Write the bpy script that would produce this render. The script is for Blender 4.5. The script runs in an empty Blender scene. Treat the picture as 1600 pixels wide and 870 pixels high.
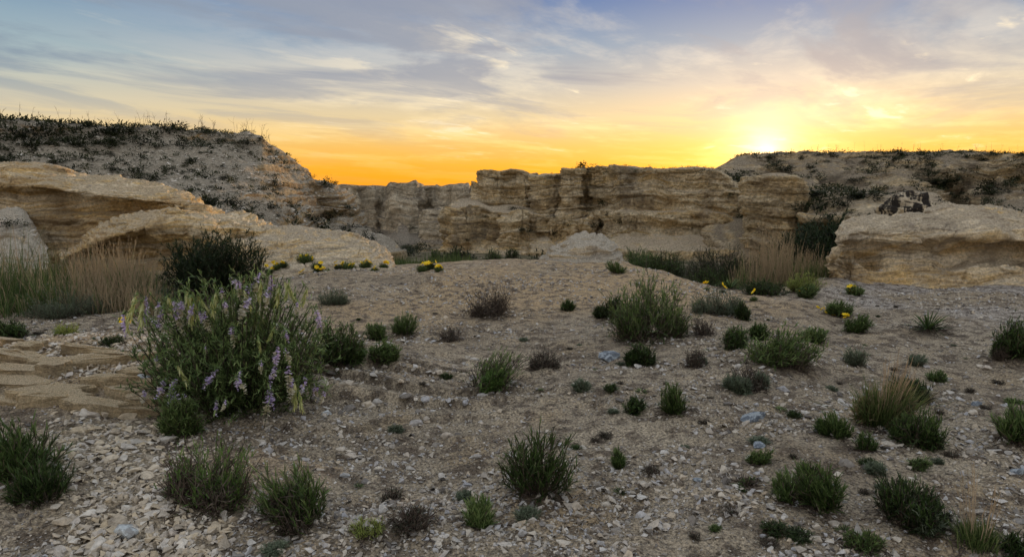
import bpy, math, random
import numpy as np
from mathutils import Vector, Matrix

# ------------------------------------------------------------------ camera, sky, sun, exposure
SC = bpy.context.scene
COL = SC.collection
F = 1042.0                       # focal length in photo pixels (photo is 1600 wide)
PITCH = math.atan(140.0 / F)
CP, SP = math.cos(PITCH), math.sin(PITCH)
EYE = np.array([0.0, 0.0, 1.6])
cd = bpy.data.cameras.new("camera")
cam = bpy.data.objects.new("camera", cd)
COL.objects.link(cam)
cam.location = EYE
cam.rotation_euler = (math.pi / 2 - PITCH, 0, 0)
cd.sensor_width = 36.0
cd.lens = 36.0 * F / 1600.0
cd.clip_start = 0.05
cd.clip_end = 6000
SC.camera = cam
SC.view_settings.view_transform = 'Standard'
SC.view_settings.look = 'None'
SC.view_settings.gamma = 1.0
SC.view_settings.exposure = 0.5
SC.render.engine = 'CYCLES'
SC.cycles.max_bounces = 5
SC.cycles.diffuse_bounces = 3
SC.cycles.transparent_max_bounces = 4
SC.cycles.use_denoising = True

SUN_AZ = math.atan2((1198 - 800) / F, CP + 0.19 * SP)    # to the right of straight ahead
SUN_EL = math.radians(2.95)
SUN_DIR = np.array([math.sin(SUN_AZ) * math.cos(SUN_EL), math.cos(SUN_AZ) * math.cos(SUN_EL), math.sin(SUN_EL)])
sl = bpy.data.lights.new("sun", 'SUN')
sl.energy = 3.0
sl.angle = math.radians(2.5)
sl.color = (1.0, 0.66, 0.36)
sun = bpy.data.objects.new("sun", sl)
COL.objects.link(sun)
sun.rotation_euler = Vector(SUN_DIR).to_track_quat('Z', 'Y').to_euler()


class NT:
    """small helper to write node trees"""
    def __init__(self, tree):
        self.t = tree
        self.n = tree.nodes
        self.l = tree.links

    def new(self, typ, **kw):
        nd = self.n.new(typ)
        for k, v in kw.items():
            setattr(nd, k, v)
        return nd

    def put(self, sock, v):
        if v is None:
            return
        if hasattr(v, 'is_output') or isinstance(v, bpy.types.NodeSocket):
            self.l.new(v, sock)
        else:
            if isinstance(v, (tuple, list)) and len(v) == 3 and sock.type == 'RGBA':
                v = (*v, 1.0)
            sock.default_value = v

    def math(self, op, a, b=None, c=None, clamp=False):
        nd = self.new('ShaderNodeMath', operation=op, use_clamp=clamp)
        self.put(nd.inputs[0], a)
        self.put(nd.inputs[1], b)
        self.put(nd.inputs[2], c)
        return nd.outputs[0]

    def vmath(self, op, a, b=None, out=0):
        nd = self.new('ShaderNodeVectorMath', operation=op)
        self.put(nd.inputs[0], a)
        self.put(nd.inputs[1], b)
        return nd.outputs[out]

    def mix(self, fac, a, b, blend='MIX'):
        nd = self.new('ShaderNodeMix', data_type='RGBA', blend_type=blend)
        self.put(nd.inputs[0], fac)
        self.put(nd.inputs[6], a)
        self.put(nd.inputs[7], b)
        return nd.outputs[2]

    def ramp(self, fac, stops, interp='LINEAR'):
        nd = self.new('ShaderNodeValToRGB')
        cr = nd.color_ramp
        cr.interpolation = interp
        while len(cr.elements) < len(stops):
            cr.elements.new(0.5)
        for e, (p, c) in zip(cr.elements, stops):
            e.position = p
            if not isinstance(c, (tuple, list)):
                c = (c, c, c)
            e.color = (*c[:3], 1)
        self.put(nd.inputs[0], fac)
        return nd.outputs[0]

    def noise(self, vec, scale, detail=4, rough=0.55, dist=0.0, col=False):
        nd = self.new('ShaderNodeTexNoise')
        self.put(nd.inputs['Vector'], vec)
        nd.inputs['Scale'].default_value = scale
        nd.inputs['Detail'].default_value = detail
        nd.inputs['Roughness'].default_value = rough
        nd.inputs['Distortion'].default_value = dist
        return nd.outputs[1 if col else 0]

    def scale(self, vec, s):
        nd = self.new('ShaderNodeMapping')
        self.put(nd.inputs['Vector'], vec)
        nd.inputs['Scale'].default_value = s
        return nd.outputs[0]

    def rng(self, v, a, b, c=0.0, d=1.0, smooth=False):
        nd = self.new('ShaderNodeMapRange')
        if smooth:
            nd.interpolation_type = 'SMOOTHSTEP'
        self.put(nd.inputs[0], v)
        for i, x in enumerate((a, b, c, d)):
            nd.inputs[i + 1].default_value = x
        return nd.outputs[0]


def lin(r, g, b):
    """sRGB 0..255 -> linear"""
    f = lambda c: (c / 255) / 12.92 if c <= 10 else (((c / 255) + 0.055) / 1.055) ** 2.4
    return (f(r), f(g), f(b))


# ------------------------------------------------------------------ world
world = bpy.data.worlds.new("World")
SC.world = world
world.use_nodes = True
w = NT(world.node_tree)
w.n.clear()
tc = w.new('ShaderNodeTexCoord')
D = w.vmath('NORMALIZE', tc.outputs['Generated'])
sep = w.new('ShaderNodeSeparateXYZ')
w.put(sep.inputs[0], D)
dz = sep.outputs[2]
zc = w.math('MAXIMUM', dz, 0.0)
# a dusk gradient over height, for the side of the sky near the sun and for the far side; brightness added overhead and behind to light the ground
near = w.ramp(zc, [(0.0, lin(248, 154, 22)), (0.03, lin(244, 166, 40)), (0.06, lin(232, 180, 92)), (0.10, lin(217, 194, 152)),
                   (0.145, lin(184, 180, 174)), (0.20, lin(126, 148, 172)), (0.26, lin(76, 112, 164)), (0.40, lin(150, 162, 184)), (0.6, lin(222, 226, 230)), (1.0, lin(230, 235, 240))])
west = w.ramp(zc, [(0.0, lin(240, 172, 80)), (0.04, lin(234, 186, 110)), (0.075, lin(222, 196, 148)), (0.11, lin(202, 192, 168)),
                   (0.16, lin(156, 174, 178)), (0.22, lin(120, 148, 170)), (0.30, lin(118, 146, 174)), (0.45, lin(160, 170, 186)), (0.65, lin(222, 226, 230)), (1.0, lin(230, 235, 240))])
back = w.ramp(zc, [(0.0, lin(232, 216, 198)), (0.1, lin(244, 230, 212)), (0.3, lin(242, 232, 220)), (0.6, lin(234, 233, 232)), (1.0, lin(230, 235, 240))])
ax = w.vmath('DOT_PRODUCT', D, (math.sin(SUN_AZ), math.cos(SUN_AZ), 0.0), out=1)
fac1 = w.rng(ax, 0.50, 0.84, 0, 1, True)
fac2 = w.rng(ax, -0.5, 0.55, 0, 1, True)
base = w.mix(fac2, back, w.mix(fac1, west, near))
# high streaked cloud, projected on a flat layer so the streaks run together towards the horizon
den = w.math('ADD', zc, 0.055)
cx = w.math('DIVIDE', sep.outputs[0], den)
cy = w.math('DIVIDE', sep.outputs[1], den)
comb = w.new('ShaderNodeCombineXYZ')
w.put(comb.inputs[0], cx)
w.put(comb.inputs[1], cy)
rot = w.new('ShaderNodeMapping')
w.put(rot.inputs[0], comb.outputs[0])
rot.inputs['Rotation'].default_value = (0, 0, math.radians(33))
rot.inputs['Scale'].default_value = (1.0, 1.0, 1.0)
st = w.scale(rot.outputs[0], (1.0, 0.55, 1.0))
cn = w.noise(st, 0.55, 8, 0.6, 0.7)
cn2 = w.noise(w.scale(rot.outputs[0], (2.2, 1.3, 1.0)), 1.6, 7, 0.62, 0.4)
cl = w.rng(w.math('ADD', w.math('MULTIPLY', cn, 0.75), w.math('MULTIPLY', cn2, 0.25)), 0.46, 0.60, 0, 1, True)
ccol_n = w.ramp(zc, [(0.0, lin(252, 190, 70)), (0.06, lin(253, 214, 128)), (0.12, lin(236, 217, 182)), (0.18, lin(200, 196, 190)), (0.3, lin(150, 156, 170)), (1.0, lin(120, 128, 150))])
ccol = w.mix(fac1, w.mix(0.5, base, ccol_n), ccol_n)
c1 = w.mix(w.math('MULTIPLY', cl, w.math('MULTIPLY', w.rng(ax, 0.55, 0.95, 0.08, 0.8), w.rng(zc, 0.02, 0.08, 0.3, 1.0))), base, ccol)
# small bright curls of cloud
cn3 = w.noise(w.scale(rot.outputs[0], (1.0, 0.55, 1.0)), 2.7, 6, 0.6, 0.5)
sm = w.rng(w.math('MULTIPLY', cn3, w.rng(cn, 0.42, 0.60, 0.8, 1.1)), 0.57, 0.70, 0, 1, True)
sm = w.math('MULTIPLY', sm, w.rng(zc, 0.03, 0.09, 0.0, 0.8))
c1 = w.mix(w.math('MULTIPLY', sm, w.rng(ax, 0.75, 0.98, 0.1, 1.0)), c1, lin(255, 236, 200))
# darker bands in the high cloud
cn4 = w.noise(w.scale(rot.outputs[0], (0.9, 0.5, 1.0)), 0.9, 6, 0.6, 0.6)
dk = w.rng(cn4, 0.45, 0.60, 0, 0.8, True)
c1 = w.mix(w.math('MULTIPLY', dk, w.rng(zc, 0.06, 0.16, 0.05, 1.0)), c1, w.mix(fac1, lin(122, 138, 156), lin(136, 142, 158)))
# glow round the low sun
ds = w.vmath('DOT_PRODUCT', D, tuple(SUN_DIR), out=1)
ang = w.math('ARCCOSINE', w.math('MINIMUM', ds, 1.0))
g1 = w.math('EXPONENT', w.math('DIVIDE', ang, -0.025))
g2 = w.math('EXPONENT', w.math('DIVIDE', ang, -0.12))
g3 = w.math('EXPONENT', w.math('DIVIDE', ang, -0.5))
glow = w.vmath('ADD', w.vmath('SCALE', (1.0, 0.72, 0.32), None), (0, 0, 0))
def scaled(col, f):
    nd = w.new('ShaderNodeVectorMath', operation='SCALE')
    nd.inputs[0].default_value = col
    w.put(nd.inputs[3], f)
    return nd.outputs[0]
tot = w.vmath('ADD', c1, scaled((1.3, 1.15, 0.85), g1))
tot = w.vmath('ADD', tot, scaled((0.10, 0.085, 0.06), g2))
tot = w.vmath('ADD', tot, scaled((0.02, 0.012, 0.0), g3))
# physical sky underneath, faint at this hour
sky = w.new('ShaderNodeTexSky', sky_type='NISHITA')
sky.sun_disc = False
sky.sun_elevation = SUN_EL
sky.sun_rotation = SUN_AZ
bg1 = w.new('ShaderNodeBackground')
w.put(bg1.inputs[0], sky.outputs[0])
bg1.inputs[1].default_value = 0.012
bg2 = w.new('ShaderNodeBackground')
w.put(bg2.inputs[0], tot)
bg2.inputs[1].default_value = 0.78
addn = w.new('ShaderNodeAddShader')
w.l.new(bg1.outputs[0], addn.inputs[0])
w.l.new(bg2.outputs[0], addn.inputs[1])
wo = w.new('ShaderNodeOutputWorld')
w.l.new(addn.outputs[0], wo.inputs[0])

# ------------------------------------------------------------------ numpy noise
RNG = np.random.default_rng(7)


def _h(ix, iy, iz, seed):
    with np.errstate(over='ignore'):
        n = ix.astype(np.uint32) * np.uint32(374761393) + iy.astype(np.uint32) * np.uint32(668265263) + iz.astype(np.uint32) * np.uint32(2147483647) + np.uint32((seed * 974711 + 13) & 0xffffffff)
        n = (n ^ (n >> np.uint32(13))) * np.uint32(1274126177)
        n = (n ^ (n >> np.uint32(16))) * np.uint32(2246822519)
        n = n ^ (n >> np.uint32(15))
    return n.astype(np.float64) / 4294967295.0 * 2 - 1


def vnoise(p, seed=0):
    p = np.asarray(p, float)
    i = np.floor(p).astype(np.int64)
    f = p - i
    u = f * f * f * (f * (f * 6 - 15) + 10)
    ix, iy, iz = i[..., 0], i[..., 1], i[..., 2]
    ux, uy, uz = u[..., 0], u[..., 1], u[..., 2]
    r = 0
    for a in (0, 1):
        wx = ux if a else 1 - ux
        for b in (0, 1):
            wy = uy if b else 1 - uy
            for c in (0, 1):
                wz = uz if c else 1 - uz
                r = r + _h(ix + a, iy + b, iz + c, seed) * wx * wy * wz
    return r


def fbm(p, octv=4, seed=0, gain=0.5):
    s, a, t = 0, 1.0, 0
    for o in range(octv):
        s = s + a * vnoise(p * (2.03 ** o) + o * 17.3, seed + o)
        t += a
        a *= gain
    return s / t * 1.4


def ridged(p, octv=3, seed=0):
    s, a, t = 0, 1.0, 0
    for o in range(octv):
        s = s + a * (1 - 2 * np.abs(vnoise(p * (2.03 ** o) + o * 9.1, seed + o)))
        t += a
        a *= 0.5
    return s / t


def smooth(x, a, b):
    t = np.clip((x - a) / (b - a), 0, 1)
    return t * t * (3 - 2 * t)


def strata(p, thick, seed=0, warp=0.6, wl=6.0):
    """layered steps, about -1..1, each bed sticking out by its own amount"""
    q = p / (thick * wl)
    s = p[..., 2] / thick + warp * fbm(np.stack([q[..., 0], q[..., 1], q[..., 2] * 0.3], -1), 2, seed)
    k = np.floor(s).astype(np.int64)
    f = s - k
    tab = np.random.default_rng(seed + 99).uniform(-1, 1, 1024)
    a, b = tab[k % 1024], tab[(k + 1) % 1024]
    v = a + (b - a) * smooth(f, 0.76, 1.0)
    notch = np.exp(-((f - 0.9) / 0.07) ** 2)
    return v - 0.7 * notch


def ray(px, py):
    px = np.asarray(px, float)
    py = np.asarray(py, float)
    x = (px - 800) / F
    v = (435 - py) / F
    return np.stack([x, CP + v * SP, -SP + v * CP], -1)


def at(px, py, dist):
    """the point seen at photo pixel px,py at depth dist metres"""
    r = ray(px, py)
    return EYE + r / r[..., 1:2] * np.asarray(dist, float)[..., None]


def proj(p):
    q = p - EYE
    x, y, z = q[..., 0], q[..., 1], q[..., 2]
    zf = y * CP - z * SP
    v = y * SP + z * CP
    return 800 + F * x / zf, 435 - F * v / zf


# ------------------------------------------------------------------ mesh helper
def mesh_np(name, verts, faces, mats=(), attrs=None, smooth_shade=True, midx=None):
    verts = np.ascontiguousarray(verts, dtype=np.float32)
    faces = np.ascontiguousarray(faces, dtype=np.int32)
    me = bpy.data.meshes.new(name)
    n = faces.shape[1]
    me.vertices.add(len(verts))
    me.vertices.foreach_set('co', verts.ravel())
    me.loops.add(faces.size)
    me.loops.foreach_set('vertex_index', faces.ravel())
    me.polygons.add(len(faces))
    me.polygons.foreach_set('loop_start', np.arange(0, faces.size, n, dtype=np.int32))
    me.polygons.foreach_set('loop_total', np.full(len(faces), n, dtype=np.int32))
    if midx is not None:
        me.polygons.foreach_set('material_index', np.asarray(midx, dtype=np.int32))
    me.update(calc_edges=True)
    me.polygons.foreach_set('use_smooth', np.full(len(faces), bool(smooth_shade)))
    for k, v in (attrs or {}).items():
        a = me.attributes.new(k, 'FLOAT', 'POINT')
        a.data.foreach_set('value', np.ascontiguousarray(v, dtype=np.float32).ravel())
    for m in mats:
        me.materials.append(m)
    me.validate()
    return me


def link(name, data, parent=None, label=None, cat=None, group=None, kind=None, loc=None, rotz=None):
    o = bpy.data.objects.new(name, data)
    COL.objects.link(o)
    if parent is not None:
        o.parent = parent
    if loc is not None:
        o.location = [float(v) for v in loc]
    if rotz is not None:
        o.rotation_euler = (0, 0, rotz)
    for k, v in (('label', label), ('category', cat), ('group', group), ('kind', kind)):
        if v:
            o[k] = v
    return o


def grid_faces(nv, nu):
    i = np.arange(nv - 1)[:, None] * nu + np.arange(nu - 1)[None, :]
    return np.stack([i, i + 1, i + nu + 1, i + nu], -1).reshape(-1, 4)


# ------------------------------------------------------------------ materials
def rock_material(name, s, bands, flat_a, flat_b, stain=(0.10, 0.085, 0.07), stain_amt=0.5, band_thick=1.0, bump=1.0, slope=(0.55, 0.8), seed=0.0, pale=(0.5, 0.44, 0.36), con=1.0, lowstain=0.49):
    """s = metres of the main feature size"""
    m = bpy.data.materials.new(name)
    m.use_nodes = True
    t = NT(m.node_tree)
    bs = t.n['Principled BSDF']
    geo = t.new('ShaderNodeNewGeometry')
    P = t.vmath('ADD', geo.outputs['Position'], (seed * 13.1, seed * 7.7, seed * 3.3))
    warp = t.noise(P, 0.25 / s, 3, 0.5)
    sx = t.new('ShaderNodeSeparateXYZ')
    t.put(sx.inputs[0], P)
    z = t.math('ADD', sx.outputs[2], t.math('MULTIPLY', warp, 1.6 * s))
    cb = t.new('ShaderNodeCombineXYZ')
    t.put(cb.inputs[0], t.math('MULTIPLY', sx.outputs[0], 0.06))
    t.put(cb.inputs[1], t.math('MULTIPLY', sx.outputs[1], 0.06))
    t.put(cb.inputs[2], z)
    bn = t.noise(cb.outputs[0], 0.9 / (s * band_thick), 6, 0.68)
    colr = t.ramp(t.rng(bn, 0.28, 0.72), [(i / (len(bands) - 1), c) for i, c in enumerate(bands)])
    # mottling
    mot = t.noise(P, 1.3 / s, 7, 0.65)
    colr = t.mix(t.rng(mot, 0.35, 0.75, 0.0, 0.6), colr, pale)
    fine = t.noise(P, 11 / s, 6, 0.7)
    colr = t.mix(1.0, colr, t.ramp(fine, [(0.3, 1 - 0.5 * con), (0.5, 1.0), (0.7, 1 + 0.4 * con)]), 'MULTIPLY')
    lam = t.noise(cb.outputs[0], 7.0 / s, 5, 0.7)
    colr = t.mix(1.0, colr, t.ramp(lam, [(0.36, 1 - 0.42 * con), (0.45, 1.0), (0.7, 1.0 + 0.28 * con)]), 'MULTIPLY')
    # dark varnish running down the faces, own shape
    vs = t.scale(P, (1, 1, 0.28))
    v1 = t.noise(vs, 0.55 / s, 6, 0.62, 0.6)
    v2 = t.noise(cb.outputs[0], 2.2 / s, 4, 0.6)
    vv = t.math('ADD', t.math('MULTIPLY', v1, 0.72), t.math('MULTIPLY', v2, 0.28))
    vm = t.rng(vv, lowstain, lowstain + (0.13 if lowstain > 0.48 else 0.06), 0.0, stain_amt, True)
    colr = t.mix(vm, colr, stain)
    # gravel and dust lying on the flatter ledges
    sn = t.new('ShaderNodeSeparateXYZ')
    t.put(sn.inputs[0], geo.outputs['Normal'])
    fl = t.math('ADD', sn.outputs[2], t.math('MULTIPLY', t.math('SUBTRACT', mot, 0.5), 0.5))
    fm = t.rng(fl, slope[0], slope[1], 0.0, 1.0, True)
    gv = t.new('ShaderNodeTexVoronoi')
    t.put(gv.inputs['Vector'], P)
    gv.inputs['Scale'].default_value = 9.0 / s
    gcol = t.mix(t.noise(P, 0.8 / s, 5, 0.6), flat_a, flat_b)
    gcol = t.mix(1.0, gcol, t.ramp(t.noise(P, 16 / s, 6, 0.8), [(0.34, 0.3), (0.47, 0.85), (0.66, 1.6)]), 'MULTIPLY')
    colr = t.mix(fm, colr, gcol)
    t.put(bs.inputs['Base Color'], colr)
    bs.inputs['Roughness'].default_value = 0.95
    bs.inputs['Specular IOR Level'].default_value = 0.12
    hb = t.math('ADD', t.math('MULTIPLY', lam, 0.5 ), t.math('ADD', t.math('MULTIPLY', bn, 0.9), t.math('ADD', t.math('MULTIPLY', t.noise(P, 5 / s, 8, 0.72), 1.2), t.math('MULTIPLY', fine, 0.5))))
    bp = t.new('ShaderNodeBump')
    bp.inputs['Strength'].default_value = min(1.0, 0.9 * bump)
    bp.inputs['Distance'].default_value = 0.16 * s * bump
    t.put(bp.inputs['Height'], hb)
    t.l.new(bp.outputs[0], bs.inputs['Normal'])
    return m


CREAM = (0.60, 0.47, 0.29)
OCHRE = (0.55, 0.37, 0.15)
DEEP = (0.34, 0.21, 0.085)
GREY = (0.25, 0.205, 0.155)
PALE = (0.66, 0.57, 0.43)
M_CLIFF = rock_material("cliff_rock", 4.0, [(0.36, 0.29, 0.20), (0.68, 0.53, 0.31), (0.60, 0.41, 0.17), (0.72, 0.61, 0.44), (0.66, 0.51, 0.30), (0.50, 0.33, 0.14), (0.70, 0.55, 0.34), (0.72, 0.61, 0.44), (0.34, 0.27, 0.20)], (0.66, 0.55, 0.40), (0.44, 0.35, 0.25),
                        stain=(0.13, 0.11, 0.095), stain_amt=0.58, band_thick=0.4, bump=1.5, slope=(0.80, 0.98), pale=(0.68, 0.55, 0.37), con=1.15)
M_MESA = rock_material("mesa_rock", 4.0, [(0.30, 0.24, 0.17), (0.58, 0.45, 0.27), (0.46, 0.32, 0.15), (0.60, 0.50, 0.35), (0.34, 0.24, 0.13), (0.56, 0.43, 0.26), (0.28, 0.22, 0.16)], (0.46, 0.38, 0.28), (0.29, 0.235, 0.17),
                       stain=(0.11, 0.09, 0.075), stain_amt=0.75, band_thick=0.45, bump=1.7, slope=(0.76, 0.97), pale=(0.52, 0.43, 0.30), con=1.2, seed=2)
M_FAR = rock_material("far_cliff_rock", 7.0, [(0.34, 0.29, 0.23), (0.60, 0.50, 0.36), (0.50, 0.39, 0.26), PALE, (0.62, 0.50, 0.35), (0.54, 0.39, 0.20), (0.36, 0.30, 0.24)], (0.36, 0.31, 0.25), (0.26, 0.22, 0.17),
                      stain=(0.13, 0.11, 0.10), stain_amt=0.5, band_thick=0.8, bump=1.4, seed=3, pale=(0.56, 0.48, 0.37))
M_HILL = rock_material("hill_rock", 2.2, [OCHRE, CREAM, DEEP, CREAM, PALE], (0.50, 0.44, 0.355), (0.33, 0.285, 0.22),
                       stain=(0.14, 0.10, 0.07), stain_amt=0.5, band_thick=0.6, bump=1.2, slope=(0.45, 0.68), seed=5)
M_NEAR = rock_material("outcrop_rock", 0.5, [PALE, CREAM, OCHRE, CREAM, PALE, (0.46, 0.36, 0.22), PALE], (0.52, 0.44, 0.335), (0.36, 0.29, 0.20),
                       stain=(0.17, 0.14, 0.12), stain_amt=0.6, band_thick=0.45, bump=0.9, slope=(0.68, 0.95), seed=8, con=1.1)
M_OCHRE = rock_material("ochre_outcrop_rock", 0.55, [OCHRE, CREAM, DEEP, OCHRE, PALE, CREAM, OCHRE], (0.50, 0.41, 0.29), (0.40, 0.30, 0.18),
                        stain=(0.17, 0.12, 0.08), stain_amt=0.4, band_thick=0.45, bump=0.9, slope=(0.74, 0.97), seed=11, con=1.1, pale=(0.56, 0.46, 0.31))
M_MOTTLED = rock_material("mottled_rock", 0.5, [PALE, CREAM, PALE, OCHRE, PALE], (0.42, 0.38, 0.31), (0.3, 0.26, 0.2),
                          stain=(0.028, 0.025, 0.025), stain_amt=0.97, lowstain=0.46, band_thick=2.0, bump=1.5, slope=(0.8, 1.1), seed=14)
M_PALEROCK = rock_material("pale_flaky_rock", 0.35, [PALE, (0.70, 0.66, 0.60), CREAM, (0.72, 0.68, 0.62)], (0.62, 0.56, 0.47), (0.40, 0.35, 0.28),
                           stain=(0.20, 0.17, 0.14), stain_amt=0.55, band_thick=1.2, bump=1.3, slope=(0.3, 0.7), seed=17)

# ------------------------------------------------------------------ shape of the ground
EDGE = np.array([[-400, 8.5], [0, 8.3], [120, 8.6], [220, 9.2], [320, 9.9], [400, 11.0], [500, 12.8], [600, 13.6], [760, 14.2], [850, 14.6],
                 [965, 14.6], [1010, 13.4], [1060, 12.0], [1110, 10.9], [1200, 10.3], [1270, 10.9], [1330, 14.0], [1420, 17.0], [1700, 18.0], [2100, 18.0]])
VAL = np.array([[0, -1.2], [16, -1.5], [26, -2.6], [40, -4.1], [60, -5.9], [80, -7.5], [110, -8.8], [160, -12.2], [200, -14.5], [320, -16], [6000, -16]])
LEFT = np.array([[0, -0.5], [14, -0.6], [24, -1.2], [36, -1.6], [60, -4.5], [100, -9], [160, -12.2], [200, -14.5], [320, -16], [6000, -16]])
MOUNDS = []     # x, y, radius, height


def terrace(x, yy, p2):
    zz = yy * 2.3 + 1.1 * fbm(p2 / np.array([2.4, 0.9, 1.0]), 4, 31, 0.5) + 0.25 * x
    return zz - np.floor(zz)


def H(x, y):
    x = np.asarray(x, float)
    y = np.asarray(y, float)
    yy = np.maximum(y, 1.0)
    a = 800 + F * x / (yy * 1.0)
    a = np.clip(a, -400, 2100)
    o = np.zeros_like(x)
    p2 = np.stack([x, y, o], -1)
    z = 0.075 * fbm(p2 / 1.9, 3, 21) + 0.028 * fbm(p2 / 0.45 + 5, 3, 22)
    # clods and small wash lines
    fade = 1 - smooth(yy, 15, 30)
    z = z + fade * (0.013 * fbm(p2 / 0.10, 3, 23, 0.62) + 0.010 * np.maximum(0, fbm(p2 / 0.2 + 3, 3, 24)))
    # wavy worn ledges in the middle and on the left
    tm = np.exp(-(((a - 560) / 260) ** 2 + ((yy - 5.6) / 1.3) ** 2))
    saw = terrace(x, yy, p2)
    z = z + tm * 0.10 * (smooth(saw, 0.0, 0.10) - saw) * fade
    tl = np.exp(-(((x + 3.9) / 1.5) ** 4 + ((yy - 5.75) / 1.05) ** 4))
    z = z + tl * 0.16
    # ground on the left rises a little, a shallow gully runs down the middle left
    z = z + 0.10 * np.exp(-(((x + 2.2) / 0.9) ** 2 + ((yy - 3.2) / 0.8) ** 2)) - 0.10 * np.exp(-(((x + 0.9 - 0.25 * (yy - 4)) / 0.8) ** 2)) * smooth(yy, 2.5, 4) * (1 - smooth(yy, 6, 8))
    # the crest swells up before it drops away
    e = np.interp(a, EDGE[:, 0], EDGE[:, 1])
    z = z + 0.10 * np.exp(-((yy - e + 2.0) / 2.2) ** 2) * smooth(a, 350, 560)
    for (mx, my, mr, mh) in MOUNDS:
        z = z + mh * np.exp(-((x - mx) ** 2 + (y - my) ** 2) / mr ** 2)
    zv = np.interp(yy, VAL[:, 0], VAL[:, 1]) + 0.25 * fbm(p2 / 6.0, 3, 41) * smooth(yy, 18, 40)
    zl = np.interp(yy, LEFT[:, 0], LEFT[:, 1]) + 0.06 * fbm(p2 / 1.2, 3, 42)
    far = zl + (zv - zl) * smooth(a, 380, 640)
    ww = 3.0 + 2.5 * smooth(a, 500, 700)
    k = smooth(y, e, e + ww)
    return z * (1 - k) + (far + 0.3 * (z - 0)) * k


def ground_hit(px, py):
    """where the view through photo pixel px,py meets the ground"""
    px = np.atleast_1d(np.asarray(px, float))
    py = np.atleast_1d(np.asarray(py, float))
    r = ray(px, py)
    r = r / r[:, 1:2]
    lo = np.full(len(px), 1.2)
    hi = np.full(len(px), np.nan)
    d = 1.2
    prev = np.full(len(px), 1.2)
    while d < 60:
        p = EYE + r * d
        below = (p[:, 2] < H(p[:, 0], p[:, 1])) & np.isnan(hi)
        hi[below] = d
        lo[below] = prev[below]
        prev[:] = d
        d *= 1.03
    ok = ~np.isnan(hi)
    hi[~ok] = 15.0
    lo[~ok] = 15.0
    for _ in range(10):
        mid = (lo + hi) / 2
        p = EYE + r * mid[:, None]
        b = p[:, 2] < H(p[:, 0], p[:, 1])
        hi = np.where(b, mid, hi)
        lo = np.where(b, lo, mid)
    p = EYE + r * hi[:, None]
    p[:, 2] = H(p[:, 0], p[:, 1])
    return p, ok


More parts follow.
